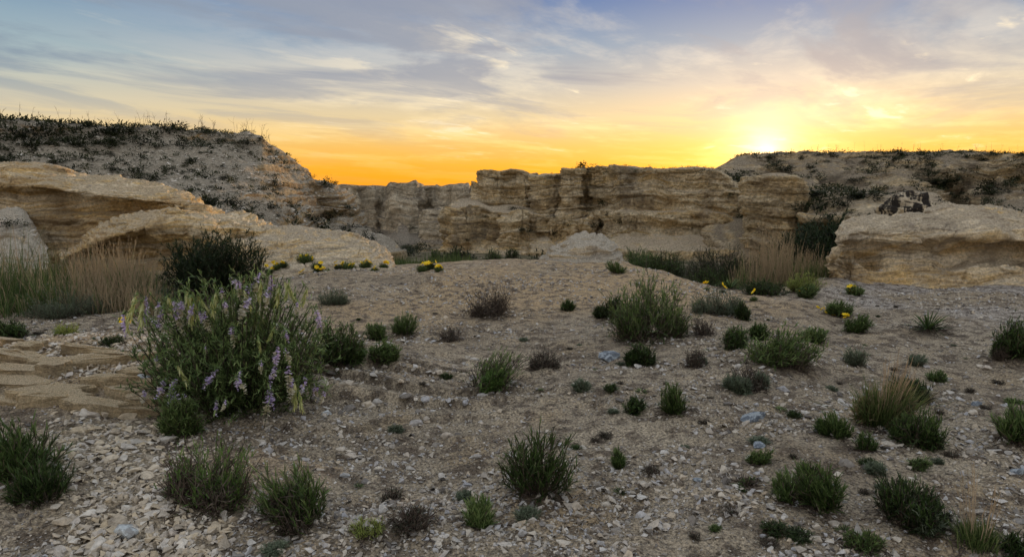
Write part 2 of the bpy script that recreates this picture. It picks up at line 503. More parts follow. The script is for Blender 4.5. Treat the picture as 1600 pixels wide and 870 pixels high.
# ------------------------------------------------------------------ foreground plants: photo px, base py, width, height, kind, label, category
PLANTS = [
    (840, 782, 134, 112, 'blade', "large dark green clump of narrow upright leaves at the bottom centre", 'plant'),
    (466, 822, 122, 98, 'blade', "dark green leafy clump on bare ground to the left of bottom centre", 'plant'),
    (34, 745, 150, 96, 'blade', "broad dark green leafy clump at the lower left edge beside the rubble", 'plant'),
    (66, 790, 95, 62, 'blade', "small green clump in front of the big clump at the lower left edge", 'plant'),
    (330, 792, 150, 100, 'shoots', "tangled dark twigs with light green shoots on the lower left rubble", 'shrub'),
    (288, 682, 52, 66, 'leafy', "small grey-green sprig growing just below the lilac flowering bush", 'plant'),
    (524, 574, 74, 62, 'leafy', "round dark green shrub just right of the lilac flowering bush", 'shrub'),
    (600, 562, 46, 30, 'leafy', "low green shrub nearest the camera of the small row right of the flowering bush", 'shrub'),
    (591, 532, 34, 28, 'leafy', "small round green shrub between two others right of the flowering bush", 'shrub'),
    (632, 524, 56, 38, 'blade', "dark green leafy clump at the right end of the row by the flowering bush", 'plant'),
    (519, 477, 46, 28, 'grey', "small grey-green cushion alone on the sandy ground behind the flowering bush", 'plant'),
    (766, 496, 82, 54, 'twig', "bare dark brown twiggy shrub on the sandy crest", 'dead shrub'),
    (704, 534, 34, 20, 'twig', "small dead brown twig tuft on the sandy slope", 'dead shrub'),
    (766, 606, 100, 62, 'shoots', "brown twiggy shrub with green tips in the centre of the slope", 'shrub'),
    (848, 574, 62, 22, 'twig', "low brown twig mat between the centre shrub and the blue-grey stone", 'dead shrub'),
    (1010, 534, 128, 100, 'mixed', "biggest dark shrub on the slope right of centre, half bare twigs", 'shrub'),
    (958, 499, 52, 32, 'leafy', "small green shrub touching the left side of the biggest dark shrub", 'shrub'),
    (1004, 572, 44, 32, 'leafy', "small green shrub in front of the biggest dark shrub", 'shrub'),
    (1086, 574, 40, 32, 'twig', "dark small shrub in front and right of the biggest dark shrub", 'shrub'),
    (1119, 494, 74, 44, 'grey', "grey-green shrub with dark twiggy base near the right crest", 'shrub'),
    (1100, 524, 36, 26, 'twig', "small dark twig tuft below the grey-green crest shrub", 'dead shrub'),
    (1162, 500, 26, 26, 'leafy', "small upright sprig right of the grey-green crest shrub", 'plant'),
    (1052, 647, 48, 50, 'blade', "bright green upright leafy clump on bare gravel right of centre", 'plant'),
    (992, 647, 32, 22, 'leafy', "small grey-green tuft left of the bright green clump", 'plant'),
    (911, 613, 28, 20, 'grey', "little pale tuft between the centre shrub and the bright green clump", 'plant'),
    (887, 486, 24, 18, 'blade', "tiny bright green tuft alone on the crest sand", 'plant'),
    (1146, 546, 32, 36, 'leafy', "pale green sprig behind the wide dark green shrub", 'plant'),
    (1185, 532, 28, 26, 'leafy', "small dark green sprig at the back left of the wide dark green shrub", 'plant'),
    (1218, 578, 124, 58, 'leafy', "wide dark green shrub on the right slope with twigs trailing from its base", 'shrub'),
    (1270, 536, 34, 24, 'leafy', "small dark shrub behind the right end of the wide green shrub", 'shrub'),
    (1170, 613, 56, 38, 'twig', "dark twiggy dead shrub below the wide green shrub", 'dead shrub'),
    (1378, 672, 92, 108, 'tuft', "tall dark grass tussock with dry stems on the right slope", 'grass tussock'),
    (1425, 629, 62, 34, 'leafy', "green leafy shrub behind the tall grass tussock", 'shrub'),
    (1436, 698, 72, 52, 'mixed', "dark twiggy shrub with grey leaves right of the tall grass tussock", 'shrub'),
    (1305, 684, 56, 42, 'blade', "dark green clump left of the tall grass tussock", 'plant'),
    (1352, 706, 38, 30, 'blade', "small dark green clump in front of the tall grass tussock", 'plant'),
    (1449, 520, 92, 48, 'spread', "spreading rosette of long dark leaves below the big right outcrop", 'plant'),
    (1584, 562, 72, 62, 'leafy', "dark bush with one yellow flower at the right edge of the slope", 'shrub'),
    (1592, 700, 70, 60, 'blade', "green leafy clump cut by the right edge", 'plant'),
    (1463, 597, 26, 17, 'leafy', "little green cushion between the rosette and the tall tussock", 'plant'),
    (1431, 572, 28, 18, 'grey', "little grey cushion below the spreading rosette", 'plant'),
    (1338, 572, 36, 30, 'grey', "thin grey dried sprig above the tall grass tussock", 'plant'),
    (1285, 798, 66, 74, 'blade', "tall green leafy clump low on the right slope", 'plant'),
    (1232, 786, 52, 40, 'blade', "smaller green clump left of the tall clump low on the right slope", 'plant'),
    (1262, 752, 44, 30, 'blade', "green clump just behind the two clumps low on the right slope", 'plant'),
    (1168, 762, 40, 42, 'spread', "small plant of few pale green leaves beside a grey stone, lower right", 'plant'),
    (1185, 726, 34, 24, 'leafy', "small dark sprig behind the few-leaved plant, lower right", 'plant'),
    (1418, 822, 112, 62, 'mixed', "wide low shrub of green shoots and dark twigs at the bottom right", 'shrub'),
    (1524, 862, 118, 72, 'stalks', "dark grass tussock with tall dry stalks at the bottom right", 'grass tussock'),
    (1592, 876, 50, 36, 'leafy', "green sprig in the bottom right corner", 'plant'),
    (1448, 832, 40, 40, 'grey', "grey-green sprig between the low shrub and the stalked tussock", 'plant'),
    (748, 828, 36, 46, 'blade', "small plant of few upright leaves left of the bottom centre clump", 'plant'),
    (968, 732, 16, 28, 'blade', "single thin upright sprig right of the bottom centre clump", 'plant'),
    (576, 842, 64, 20, 'yellowish', "flat yellow-green plant on the ground at the bottom left of centre", 'plant'),
    (612, 782, 34, 22, 'twig', "small dark twig cushion above the flat yellow-green plant", 'dead shrub'),
    (642, 826, 74, 18, 'twig', "low heap of dark dead twigs right of the flat yellow-green plant", 'dead shrub'),
    (1350, 862, 60, 26, 'leafy', "low green sprig at the bottom edge, right", 'plant'),
    (1432, 734, 26, 18, 'leafy', "little green sprig below the dark shrub with grey leaves", 'plant'),
    (1369, 742, 26, 20, 'grey', "little pale sprig below the tall grass tussock", 'plant'),
    (1335, 520, 36, 26, 'leafy', "small dark shrub on the crest carrying a yellow flower", 'shrub'),
    (1310, 496, 40, 22, 'leafy', "low sprig with yellow flowers on the crest below the outcrop", 'plant'),
    (110, 496, 150, 52, 'grey', "wide grey-green shrub in front of the tan grass on the left", 'shrub'),
    (235, 478, 120, 34, 'grey', "grey-green shrub between the tan grass and the flowering bush", 'shrub'),
    (14, 530, 60, 32, 'leafy', "green sprig at the left edge in front of the tall grass", 'plant'),
    (104, 524, 40, 20, 'yellowish', "yellowish green sprig on the bare ground at the left", 'plant'),
    (176, 542, 36, 16, 'leafy', "flat green cushion left of the flowering bush", 'plant'),
    (965, 428, 28, 20, 'blade', "small green plant beside the pale rock knob on the crest", 'plant'),
    (1006, 412, 62, 34, 'leafy', "dark green shrub dropping over the crest right of the rock knob", 'shrub'),
    (1050, 428, 86, 40, 'leafy', "long green shrub on the crest in front of the dark thicket", 'shrub'),
    (1080, 416, 70, 50, 'grey', "grey shrub standing just behind the crest", 'shrub'),
    (1140, 452, 60, 30, 'spread', "pale green leafy plants on the crest in front of the thicket", 'plant'),
    (1260, 456, 52, 34, 'yellowish', "fresh green shrub at the foot of the big right outcrop", 'shrub'),
    (1256, 466, 30, 20, 'leafy', "small plant with yellow flowers before the fresh green shrub", 'plant'),
    (1195, 462, 60, 22, 'leafy', "low dark cushion at the foot of the tan grass on the right", 'shrub'),
]
for (px, py, wd, ht, kd, lb, ct) in PLANTS:
    if wd > 60 and py > 500:
        r0 = ray(px, py)
        d0 = -1.6 / (r0[2] / r0[1])
        if 1.5 < d0 < 9:
            MOUNDS.append((px * 0 + r0[0] / r0[1] * d0, d0, wd * d0 / F * 0.55, 0.045))

# ------------------------------------------------------------------ ground sheet
azd = np.concatenate([np.linspace(-180, -49, 17)[:-1], np.linspace(-49, 48, 460), np.linspace(48, 180, 17)[1:]])
az = np.radians(azd)
pyr = np.linspace(950, 402, 270)
rr = ray(np.full(270, 800.0), pyr)
rad_near = -1.6 / (rr[:, 2] / rr[:, 1])
rad = np.concatenate([np.linspace(0.02, rad_near[0], 8)[:-1], rad_near, np.geomspace(rad_near[-1], 240, 60)[1:], np.geomspace(240, 5000, 14)[1:]])
X = np.sin(az)[None, :] * rad[:, None]
Y = np.cos(az)[None, :] * rad[:, None]
Z = H(X, Y)
ga = 800 + F * X / np.maximum(Y, 1.0)
P2 = np.stack([X, Y, np.zeros_like(X)], -1)
# colour patches: pale grey marl below the right outcrop, ochre sand along the crest, rust under the centre clump, litter under shrubs
pale = np.exp(-(((X - 6.6) / 2.6) ** 4 + ((Y - 10.2) / 2.3) ** 4)) * smooth(fbm(P2 / 1.2, 3, 61), -0.5, 0.1)
ochre = smooth(Y, 6.0, 9.5) * smooth(ga, 420, 560) * (1 - smooth(ga, 1150, 1350)) * smooth(fbm(P2 / 2.5, 3, 62), -0.8, 0.2)
ochre = np.maximum(ochre, 0.9 * np.exp(-(((X + 3.9) / 1.3) ** 4 + ((Y - 5.75) / 1.0) ** 4)))
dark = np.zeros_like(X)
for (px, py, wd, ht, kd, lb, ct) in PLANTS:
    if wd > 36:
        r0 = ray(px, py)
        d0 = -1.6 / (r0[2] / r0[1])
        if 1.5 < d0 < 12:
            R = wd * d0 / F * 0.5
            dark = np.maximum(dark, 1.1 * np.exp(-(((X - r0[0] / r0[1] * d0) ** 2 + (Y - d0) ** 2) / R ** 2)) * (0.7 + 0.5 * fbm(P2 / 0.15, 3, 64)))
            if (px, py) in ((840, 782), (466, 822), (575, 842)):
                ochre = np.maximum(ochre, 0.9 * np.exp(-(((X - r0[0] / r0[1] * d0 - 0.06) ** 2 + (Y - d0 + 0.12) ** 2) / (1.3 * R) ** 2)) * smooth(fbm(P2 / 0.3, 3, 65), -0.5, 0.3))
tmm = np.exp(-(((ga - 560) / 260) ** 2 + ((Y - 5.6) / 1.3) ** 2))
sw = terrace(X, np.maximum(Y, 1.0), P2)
dark = np.maximum(dark, 0.6 * smooth(tmm, 0.2, 0.6) * (1 - smooth(sw, 0.06, 0.16)) * smooth(fbm(P2 / 0.25, 3, 66), -0.4, 0.2))  # darker along the risers of the worn ledges
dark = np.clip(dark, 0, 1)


def ground_material():
    m = bpy.data.materials.new("ground_soil")
    m.use_nodes = True
    t = NT(m.node_tree)
    bs = t.n['Principled BSDF']
    geo = t.new('ShaderNodeNewGeometry')
    P = geo.outputs['Position']
    att = lambda n: t.new('ShaderNodeAttribute', attribute_name=n).outputs['Fac']
    n1 = t.noise(P, 0.9, 6, 0.6)
    n2 = t.noise(P, 7.0, 8, 0.7)
    n3 = t.noise(P, 60.0, 6, 0.7)
    c = t.mix(t.rng(n1, 0.35, 0.65), (0.49, 0.41, 0.305), (0.29, 0.238, 0.175))
    c = t.mix(t.rng(t.noise(P, 1.7, 5, 0.6), 0.52, 0.7, 0, 0.6), c, (0.44, 0.33, 0.20))
    oc = t.mix(t.rng(n2, 0.3, 0.7), (0.47, 0.33, 0.18), (0.56, 0.43, 0.28))
    c = t.mix(t.math('MULTIPLY', att('ochre'), 0.95), c, oc)
    pl = t.mix(t.rng(n2, 0.35, 0.65), (0.55, 0.50, 0.46), (0.30, 0.28, 0.27))
    c = t.mix(t.math('MULTIPLY', att('pale'), 0.85), c, pl)
    c = t.mix(t.rng(n2, 0.48, 0.58, 0, 0.85), c, (0.12, 0.092, 0.07))
    c = t.mix(1.0, c, t.ramp(n3, [(0.36, 0.22), (0.5, 1.0), (0.64, 1.6)]), 'MULTIPLY')
    v = t.new('ShaderNodeTexVoronoi')
    t.put(v.inputs['Vector'], P)
    v.inputs['Scale'].default_value = 55
    pc = t.ramp(t.math('FRACT', t.math('MULTIPLY', v.outputs['Distance'], 7.3)), [(0, (0.22, 0.19, 0.17)), (0.5, (0.42, 0.37, 0.31)), (1, (0.5, 0.46, 0.42))])
    vm = t.rng(v.outputs['Distance'], 0.25, 0.38, 0.5, 0.0)
    c = t.mix(vm, c, pc)
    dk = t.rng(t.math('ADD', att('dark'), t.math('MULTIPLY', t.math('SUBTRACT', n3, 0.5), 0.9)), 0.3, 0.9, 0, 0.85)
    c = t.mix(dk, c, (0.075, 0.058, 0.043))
    # valley floor: scrubby olive and dust
    sx = t.new('ShaderNodeSeparateXYZ')
    t.put(sx.inputs[0], P)
    fm = t.rng(sx.outputs[1], 20, 50, 0, 1, True)
    fc = t.ramp(t.noise(P, 0.35, 7, 0.7), [(0.35, (0.05, 0.055, 0.03)), (0.5, (0.13, 0.11, 0.07)), (0.62, (0.28, 0.23, 0.17))])
    c = t.mix(fm, c, fc)
    t.put(bs.inputs['Base Color'], c)
    bs.inputs['Roughness'].default_value = 0.95
    bs.inputs['Specular IOR Level'].default_value = 0.1
    hb = t.math('ADD', t.math('MULTIPLY', n2, 1.2), t.math('ADD', t.math('MULTIPLY', n3, 0.45), t.math('MULTIPLY', t.rng(v.outputs['Distance'], 0.1, 0.4, 1, 0), 0.35)))
    bp = t.new('ShaderNodeBump')
    bp.inputs['Strength'].default_value = 1.0
    bp.inputs['Distance'].default_value = 0.05
    t.put(bp.inputs['Height'], hb)
    t.l.new(bp.outputs[0], bs.inputs['Normal'])
    return m


M_GROUND = ground_material()
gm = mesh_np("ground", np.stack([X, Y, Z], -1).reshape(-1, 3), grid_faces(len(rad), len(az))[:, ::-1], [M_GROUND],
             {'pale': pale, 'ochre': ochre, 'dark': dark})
link("ground", gm, kind='structure', label="bare tan gravelly ground falling away into the canyon")


# ------------------------------------------------------------------ lofted rock bodies
OUT = {}
SURF = {}      # displaced surfaces kept for planting shrubs on them


def interp_rows(C, nu, weights):
    """Catmull-Rom along the first axis"""
    n = len(C)
    w = np.concatenate([[0], np.cumsum(np.maximum(weights, 1e-3))])
    w /= w[-1]
    t = np.linspace(0, 1, nu)
    k = np.clip(np.searchsorted(w, t, side='right') - 1, 0, n - 2)
    f = (t - w[k]) / (w[k + 1] - w[k])
    f = f[:, None, None]
    p0, p1, p2, p3 = C[np.maximum(k - 1, 0)], C[k], C[k + 1], C[np.minimum(k + 2, n - 1)]
    lin_ = p1 + (p2 - p1) * f
    cr = 0.5 * ((2 * p1) + (-p0 + p2) * f + (2 * p0 - 5 * p1 + 4 * p2 - p3) * f * f + (-p0 + 3 * p1 - 3 * p2 + p3) * f ** 3)
    return 0.5 * lin_ + 0.5 * cr


def loft(name, cols, res, mat, fn, back=((3, -0.2), (12, -4)), label=None, cat=None, kind=None, under=None, sm=2, keep=None, maxn=420):
    """cols: list of columns, each a list of (px, py, depth) from the foot up to the brow, seen in the photo; back: rows behind the brow"""
    under = under if under is not None else (4.0 if cols[0][0][2] > 70 else 0.6)
    res = res * 2.4 if res < 0.7 else (res * 1.35 if res < 0.93 else res * 1.7)
    C = []
    for c in cols:
        pts = [at(a, b, d) for (a, b, d) in c]
        foot = pts[0] + np.array([0, 0, -under])
        top = pts[-1]
        rad_ = top[:2] / np.linalg.norm(top[:2])
        bk = [top + np.array([rad_[0] * dd, rad_[1] * dd, dzz]) for dd, dzz in back]
        C.append([foot] + pts + bk)
    C = np.array(C)
    pxs = np.array([[q[0] for q in c] for c in cols]).mean(1)
    pxw = np.abs(np.diff(pxs))
    dists = np.linalg.norm(np.diff(C[:, 1:-len(back)].mean(1), axis=0), axis=1)
    meand = C[:, :, 1].mean()
    pxw = np.maximum(pxw, dists * F / meand * 0.6)
    nu = int(min(maxn * 2, pxw.sum() / res))
    A = interp_rows(C, nu, pxw)                     # nu, rows, 3
    seg = np.linalg.norm(np.diff(C, axis=1), axis=2).mean(0)
    segpx = seg * F / meand
    qx_, qy_ = proj(C)
    segpx = 0.25 * segpx + 0.85 * np.hypot(np.diff(qx_, axis=1) * 0.3, np.diff(qy_, axis=1)).mean(0)
    nb = len(back)
    cnt = []
    for i, s in enumerate(segpx):
        if i == 0:
            cnt.append(3)
        elif i >= len(segpx) - nb:
            cnt.append(max(3, int(min(s / res, 9))))
        else:
            cnt.append(max(3, int(min(s, (cols_h(cols)) * 1.2) / res)))
    rows = []
    for i, c in enumerate(cnt):
        tt = np.linspace(0, 1, c, endpoint=False)
        for q in tt:
            rows.append(A[:, i] * (1 - q) + A[:, i + 1] * q)
    rows.append(A[:, -1])
    G = np.array(rows)                              # nv, nu, 3
    for _ in range(sm):
        g = G.copy()
        g[1:-1] = (G[:-2] + 2 * G[1:-1] + G[2:]) / 4
        G = g
        g = G.copy()
        g[:, 1:-1] = (G[:, :-2] + 2 * G[:, 1:-1] + G[:, 2:]) / 4
        G = g
    def normals(G):
        du = np.gradient(G, axis=1)
        dv = np.gradient(G, axis=0)
        n = np.cross(du, dv)
        n /= np.linalg.norm(n, axis=2, keepdims=True) + 1e-9
        return n
    N = normals(G)
    if np.mean(N[..., 1]) > 0:
        N = -N
    # smoothed normals so the displacement does not fold
    for _ in range(6):
        g = N.copy()
        g[1:-1] = (N[:-2] + N[1:-1] + N[2:]) / 3
        g[:, 1:-1] = (g[:, :-2] + g[:, 1:-1] + g[:, 2:]) / 3
        N = g
    N /= np.linalg.norm(N, axis=2, keepdims=True) + 1e-9
    px, py = proj(G)
    d = fn(G, N, px, py)
    if isinstance(d, tuple):
        G = G + N * d[0][..., None] + np.array([0, 0, 1.0]) * d[1][..., None]
    else:
        G = G + N * d[..., None]
    fc = grid_faces(G.shape[0], G.shape[1])
    me = mesh_np(name, G.reshape(-1, 3), fc, [mat])
    if me.polygons[len(me.polygons) // 3].normal.dot(Vector(N[G.shape[0] // 3, G.shape[1] // 2])) < 0:
        me.flip_normals()
    o = link(name, me, label=label, cat=cat, kind=kind)
    if keep:
        SURF[keep] = (G, normals(G))
        OUT[keep] = o
    return o


def cols_h(cols):
    return max(abs(c[0][1] - c[-1][1]) for c in cols) + 20


def rocky(A1, T1, A2, T2, B, sB, Fl=0.0, sF=5.0, seed=0, lo=0.1, hi=0.5, flat=0.3):
    def fn(G, N, px, py):
        rk = smooth(1 - np.abs(N[..., 2]), lo, hi)
        d = rk * (A1 * strata(G, T1, seed) + A2 * strata(G, T2, seed + 5, warp=0.9))
        d = d + (flat + (1 - flat) * rk) * B * fbm(G / sB, 5, seed + 9, 0.55)
        d = d + rk * 0.24 * B * ridged(G / (sB * 0.22) * np.array([1, 1, 1.7]), 3, seed + 41)
        if Fl:
            q = G / np.array([sF, sF, sF * 6])
            b1 = smooth(vnoise(q, seed + 17), -0.10, 0.10) * 2 - 1
            q2 = G / np.array([sF * 0.42, sF * 0.42, sF * 1.6])
            b2 = smooth(vnoise(q2, seed + 18), -0.12, 0.12) * 2 - 1
            d = d + Fl * rk * (0.55 * b1 + 0.28 * b2 + 0.15 * ridged(q, 3, seed + 19))
            # vertical cracks
            q = G / np.array([sF * 0.5, sF * 0.5, sF * 4])
            d = d - 0.45 * Fl * rk * np.exp(-(vnoise(q, seed + 31) / 0.07) ** 2)
        return d
    return fn


STR = dict(kind='structure')
# far cliff across the canyon
tops = [(455, 292, 200), (500, 291, 196), (535, 288, 190), (560, 289, 187), (592, 290, 196), (612, 291, 190), (620, 290, 186), (625, 286, 186), (639, 287, 187), (645, 290, 190),
        (668, 290, 198), (690, 291, 190), (704, 288, 188), (722, 289, 191), (735, 293, 198), (752, 291, 202), (790, 290, 204), (860, 290, 206)]
cols = [[(x, 386, d - 26), (x, 366, d - 9), (x, 352, d - 3.5), (x, 322, d - 1), (x, 304, d - 0.6), (x, y, d)] for (x, y, d) in tops]
loft("far_cliff", cols, 1.0, M_FAR, rocky(0.3, 2.6, 0.15, 0.9, 1.1, 5.0, 1.9, 6.0, 3), back=((8, 0.0), (60, -1), (90, -16)), keep='far', **STR)

# low pale pillar block in front of the far cliff
cols = [[(x, 384, 150 + b), (x, 374, 152 + b), (x2, 352, 153 + b), (x2, t, 154 + b)] for (x, x2, t, b) in
        [(662, 668, 352, 10), (655, 658, 335, 3), (656, 662, 327, 0), (675, 676, 325, -0.5), (690, 690, 325, 0), (698, 697, 331, 1), (708, 703, 345, 2.5), (716, 706, 350, 9)]]
loft("rock_pillar", cols, 0.9, M_FAR, rocky(0.4, 1.6, 0.2, 0.6, 0.6, 3.0, 0.8, 4.0, 8), back=((3, -0.3), (7, -6)), **STR)

# lower tier of the centre cliffs
lt = [(712, 346, 124), (700, 345, 117), (706, 334, 113), (716, 324, 112), (732, 321, 113), (748, 321, 112), (770, 330, 110), (792, 332, 108), (812, 331, 109), (838, 335, 109),
      (862, 338, 107), (884, 340, 108), (905, 343, 107), (930, 340, 108), (952, 341, 110), (975, 345, 114)]
cols = [[(x, 398, d - 5), (x, 388, d - 2.5), (x, 366, d - 1), (x, y + 8, d - 0.3), (x, y, d)] for (x, y, d) in lt]
loft("lower_cliff", cols, 0.9, M_CLIFF, rocky(0.22, 1.9, 0.12, 0.55, 1.0, 2.6, 1.5, 4.0, 41), back=((3, 0.1), (14, 1.2), (20, -3)), keep='lower', **STR)

# centre butte with its flat cap
bt = [(757, 284, 134), (747, 296, 126), (747, 286, 123), (752, 277, 121), (758, 268, 120.5), (766, 266, 120), (782, 267, 120.5), (795, 265, 121), (806, 264, 120), (818, 266, 119.5), (826, 270, 120), (832, 274, 121.5), (836, 284, 125), (832, 286, 134)]
cols = [[(x, 340, d - 2.5), (x, 318, d - 1.4), (x, 300, d - 0.5), (x, y + 10, d), (x, y + 6, d - 0.5), (x, y, d - 0.3)] for (x, y, d) in bt]
loft("butte", cols, 0.8, M_CLIFF, rocky(0.35, 1.5, 0.14, 0.5, 0.8, 2.2, 1.1, 3.5, 55), back=((1.5, 0.1), (6, -0.5), (10, -9)), **STR)

# main wall
mw = [(850, 282, 128), (836, 281, 115), (835, 277, 112), (842, 274, 111), (856, 272, 110), (870, 273, 112), (884, 268, 109), (896, 264, 109), (912, 264, 113), (928, 262, 111), (944, 262, 110), (958, 262, 106),
      (972, 261, 104), (1000, 262, 104), (1024, 264, 103), (1050, 263, 102), (1080, 262, 101), (1110, 263, 100), (1128, 268, 98), (1140, 280, 97), (1152, 298, 96), (1164, 322, 96), (1174, 340, 100), (1178, 350, 112)]
cols = []
for (x, y, d) in mw:
    bay = 3.5 * math.exp(-((x - 915) / 36) ** 2)
    f = 6.0 if x > 940 else 3.0
    ys = 392 - (392 - y) * np.array([0, 0.07, 0.20, 0.45, 0.5, 0.8, 0.93, 1.0])
    ds = [d - f - 8, d - f - 4, d - f * 0.55 - bay * 0.4, d - f * 0.45 + bay * 0.1, d - f * 0.2 + bay * 0.6, d - 0.3, d, d]
    cols.append([(x, yy, dd) for yy, dd in zip(ys, ds)])
loft("cliff", cols, 0.85, M_CLIFF, rocky(0.32, 1.7, 0.16, 0.5, 0.9, 2.4, 0.8, 5.0, 67), back=((3, 0.1), (14, 0.3), (26, -2)), keep='wall', **STR)

# rounded buttress right of the main wall
bb = [(1190, 284, 96), (1168, 290, 88), (1168, 282, 84), (1176, 276, 82), (1195, 272, 80), (1214, 271, 79), (1232, 273, 79), (1246, 282, 80), (1258, 300, 81), (1268, 330, 83), (1276, 350, 87), (1282, 356, 96)]
cols = [[(x, 400, d - 1.6), (x, 392, d - 0.8), (x, 360, d - 0.2), (x, (y + 330) / 2 if y < 300 else y + 20, d), (x, y + 8, d + 0.3), (x, y, d + 1.2)] for (x, y, d) in bb]
loft("rock_buttress", cols, 0.8, M_CLIFF, rocky(0.28, 1.4, 0.15, 0.4, 0.7, 2.0, 0.6, 4.0, 71), back=((3, 0.1), (7, -3)), **STR)

# big mesa on the right
ms = [(1086, 284, 146), (1102, 270, 136), (1120, 262, 132), (1136, 252, 130), (1150, 245, 128), (1175, 241, 127), (1230, 240, 126), (1290, 240, 125), (1350, 240, 124), (1410, 240, 122), (1445, 240, 121), (1485, 240, 119), (1530, 240, 116), (1570, 241, 112), (1640, 241, 106), (1760, 240, 100), (1900, 238, 98)]
cols = []
for (x, y, d) in ms:
    g = math.exp(-((x - 1482) / 42) ** 2)
    c2 = smooth(np.float64(x), 1470, 1560)
    y = y + 1.3 * math.sin(x * 0.11) * (x > 1180)
    m_ = lambda v, k: max(v, y + k)
    cols.append([(x, 408, d - 48), (x, 372, d - 42), (x - 8 * g, 340 - 4 * g, d - 34 + 12 * g), (x, m_(322, 22), d - 28 + 16 * g + 10 * c2), (x, m_(296, 16), d - 18 + 9 * g + 11 * c2), (x, m_(270, 10), d - 8 + 5 * c2), (x, m_(256, 6), d - 4 + 1.5 * c2), (x, m_(246, 3), d - 1), (x, y, d)])


def mesa_fn(G, N, px, py):
    a = rocky(1.7, 2.4, 0.5, 0.7, 1.6, 4.0, 2.0, 7.0, 83, lo=0.02, hi=0.3, flat=0.6)(G, N, px, py)
    a = a * (0.45 + 0.75 * smooth(fbm(G / 14.0, 3, 84), -0.2, 0.35)) * (0.12 + 0.88 * smooth(px, 1145, 1200))
    # gully
    lx = 1440 + (py - 262) * 1.1
    a = a - 3.0 * np.exp(-((px - lx) / 16) ** 2) * smooth(py, 255, 275) * (1 - smooth(py, 318, 345))
    # small caves under ledges
    for (cx, cy, rx, ry, dp) in [(1530, 276, 22, 6, 2.2), (1580, 274, 12, 4, 1.2), (1300, 284, 18, 4, 1.2), (1410, 286, 26, 3, 1.0), (1600, 305, 24, 5, 2)]:
        a = a - dp * np.exp(-(((px - cx) / rx) ** 4 + ((py - cy) / ry) ** 2))
    return a, 0.3 * fbm(G / 5.0, 4, 85) * smooth(px, 1145, 1180)


loft("mesa", cols, 0.95, M_MESA, mesa_fn, back=((6, 0.1), (60, 0.6), (90, -10)), keep='mesa', maxn=520, **STR)

# pale apron with an undercut ledge below the mesa
ap = [(1236, 330, 96), (1246, 312, 88), (1262, 298, 84), (1285, 300, 82), (1310, 302, 80), (1335, 303, 78), (1362, 303, 76), (1392, 306, 74), (1430, 300, 72), (1462, 304, 70), (1482, 318, 68), (1500, 326, 68), (1530, 330, 72)]
cols = [[(x, 400, d - 7), (x, 362, d - 5), (x, 352, d - 4.6), (x, 347, d - 7.5), (x, 339, d - 7.8), (x, 334, d - 6.5), (x, 322, d - 4), (x, y, d)] for (x, y, d) in ap]
loft("rocky_slope", cols, 0.9, M_CLIFF, rocky(0.4, 1.0, 0.2, 0.4, 0.45, 2.4, 0.3, 4.0, 91), back=((6, 0.2), (9, -5)), keep='apron', **STR)

# mottled pale and black rock standing on the slope
mr = [(1378, 337, 56), (1372, 330, 51), (1380, 318, 49.5), (1392, 308, 49), (1404, 302, 48.5), (1418, 298, 48), (1430, 298, 48), (1442, 304, 48), (1452, 316, 48.5), (1462, 328, 50), (1468, 337, 55)]
cols = [[(x, 372, d - 1.2), (x, 350, d - 0.8), (x, (y + 345) / 2, d - 0.3), (x, y, d + 0.4)] for (x, y, d) in mr]
loft("mottled_boulder", cols, 0.6, M_MOTTLED, rocky(0.12, 0.5, 0.08, 0.2, 0.3, 0.9, 0.1, 2.0, 95, flat=0.7), back=((1.2, -0.1), (3, -2.6)),
     label="rounded rock blotched white and black behind the big right outcrop", cat='rock')

# left hill
lh = [(-330, 176, 40, 0), (-150, 180, 43, 0), (0, 189, 47, 0), (60, 191, 48.5, 0), (130, 196, 50, 0), (200, 198, 51, 0), (270, 199, 52, 0), (340, 208, 53, 0), (372, 212, 53.5, 0), (396, 213, 54, .3), (408, 215, 54, .8), (420, 224, 54.4, .6),
      (440, 234, 55.5, 1), (460, 250, 57, 1), (480, 266, 58.5, 1), (492, 279, 59, 1), (508, 283, 59, 1), (524, 288, 59, 1), (541, 305, 60, 1), (556, 326, 61, 1), (566, 350, 63, 1), (572, 362, 70, 0)]
cols = []
for (x, y, d, c) in lh:
    k = float(smooth(np.float64(x), 330, 560))
    xb = x + 70 * k if x > 330 else x
    d0 = 26 + 30 * k
    f = lambda a, b: a + (b - a) * k
    # foot, lower slope, ..., brow
    ybase = 400 - 6 * k
    if x > 480:
        b1, b2 = max(y + 8, 300), max(y + 22, 338)
        cols.append([(xb - 10, ybase, d - 9), (xb - 16, (b2 + ybase) / 2 + 2, d - 6), (x + 10, b2 + 6, d - 3), (x + 4, b2 - 2, d - 2.4), (x + 2, (b1 + b2) / 2, d - 2.2), (x, b1, d - 1.6), (x, y + 5, d - 0.6), (x, y, d)])
    else:
        cols.append([(xb, ybase, d0), (f(x, x + 40), f(345, 368), d0 + (d - d0) * 0.30), (f(x, x + 25), f(300, 338), d0 + (d - d0) * 0.52), (f(x, x + 12), f(285, 318), d0 + (d - d0) * 0.62),
                     (f(x, x + 8), f(262, 302), d0 + (d - d0) * 0.74), (x, f(238, 285), d0 + (d - d0) * 0.86), (x, max(y + 14, 214), d - 0.9), (x, y, d)])


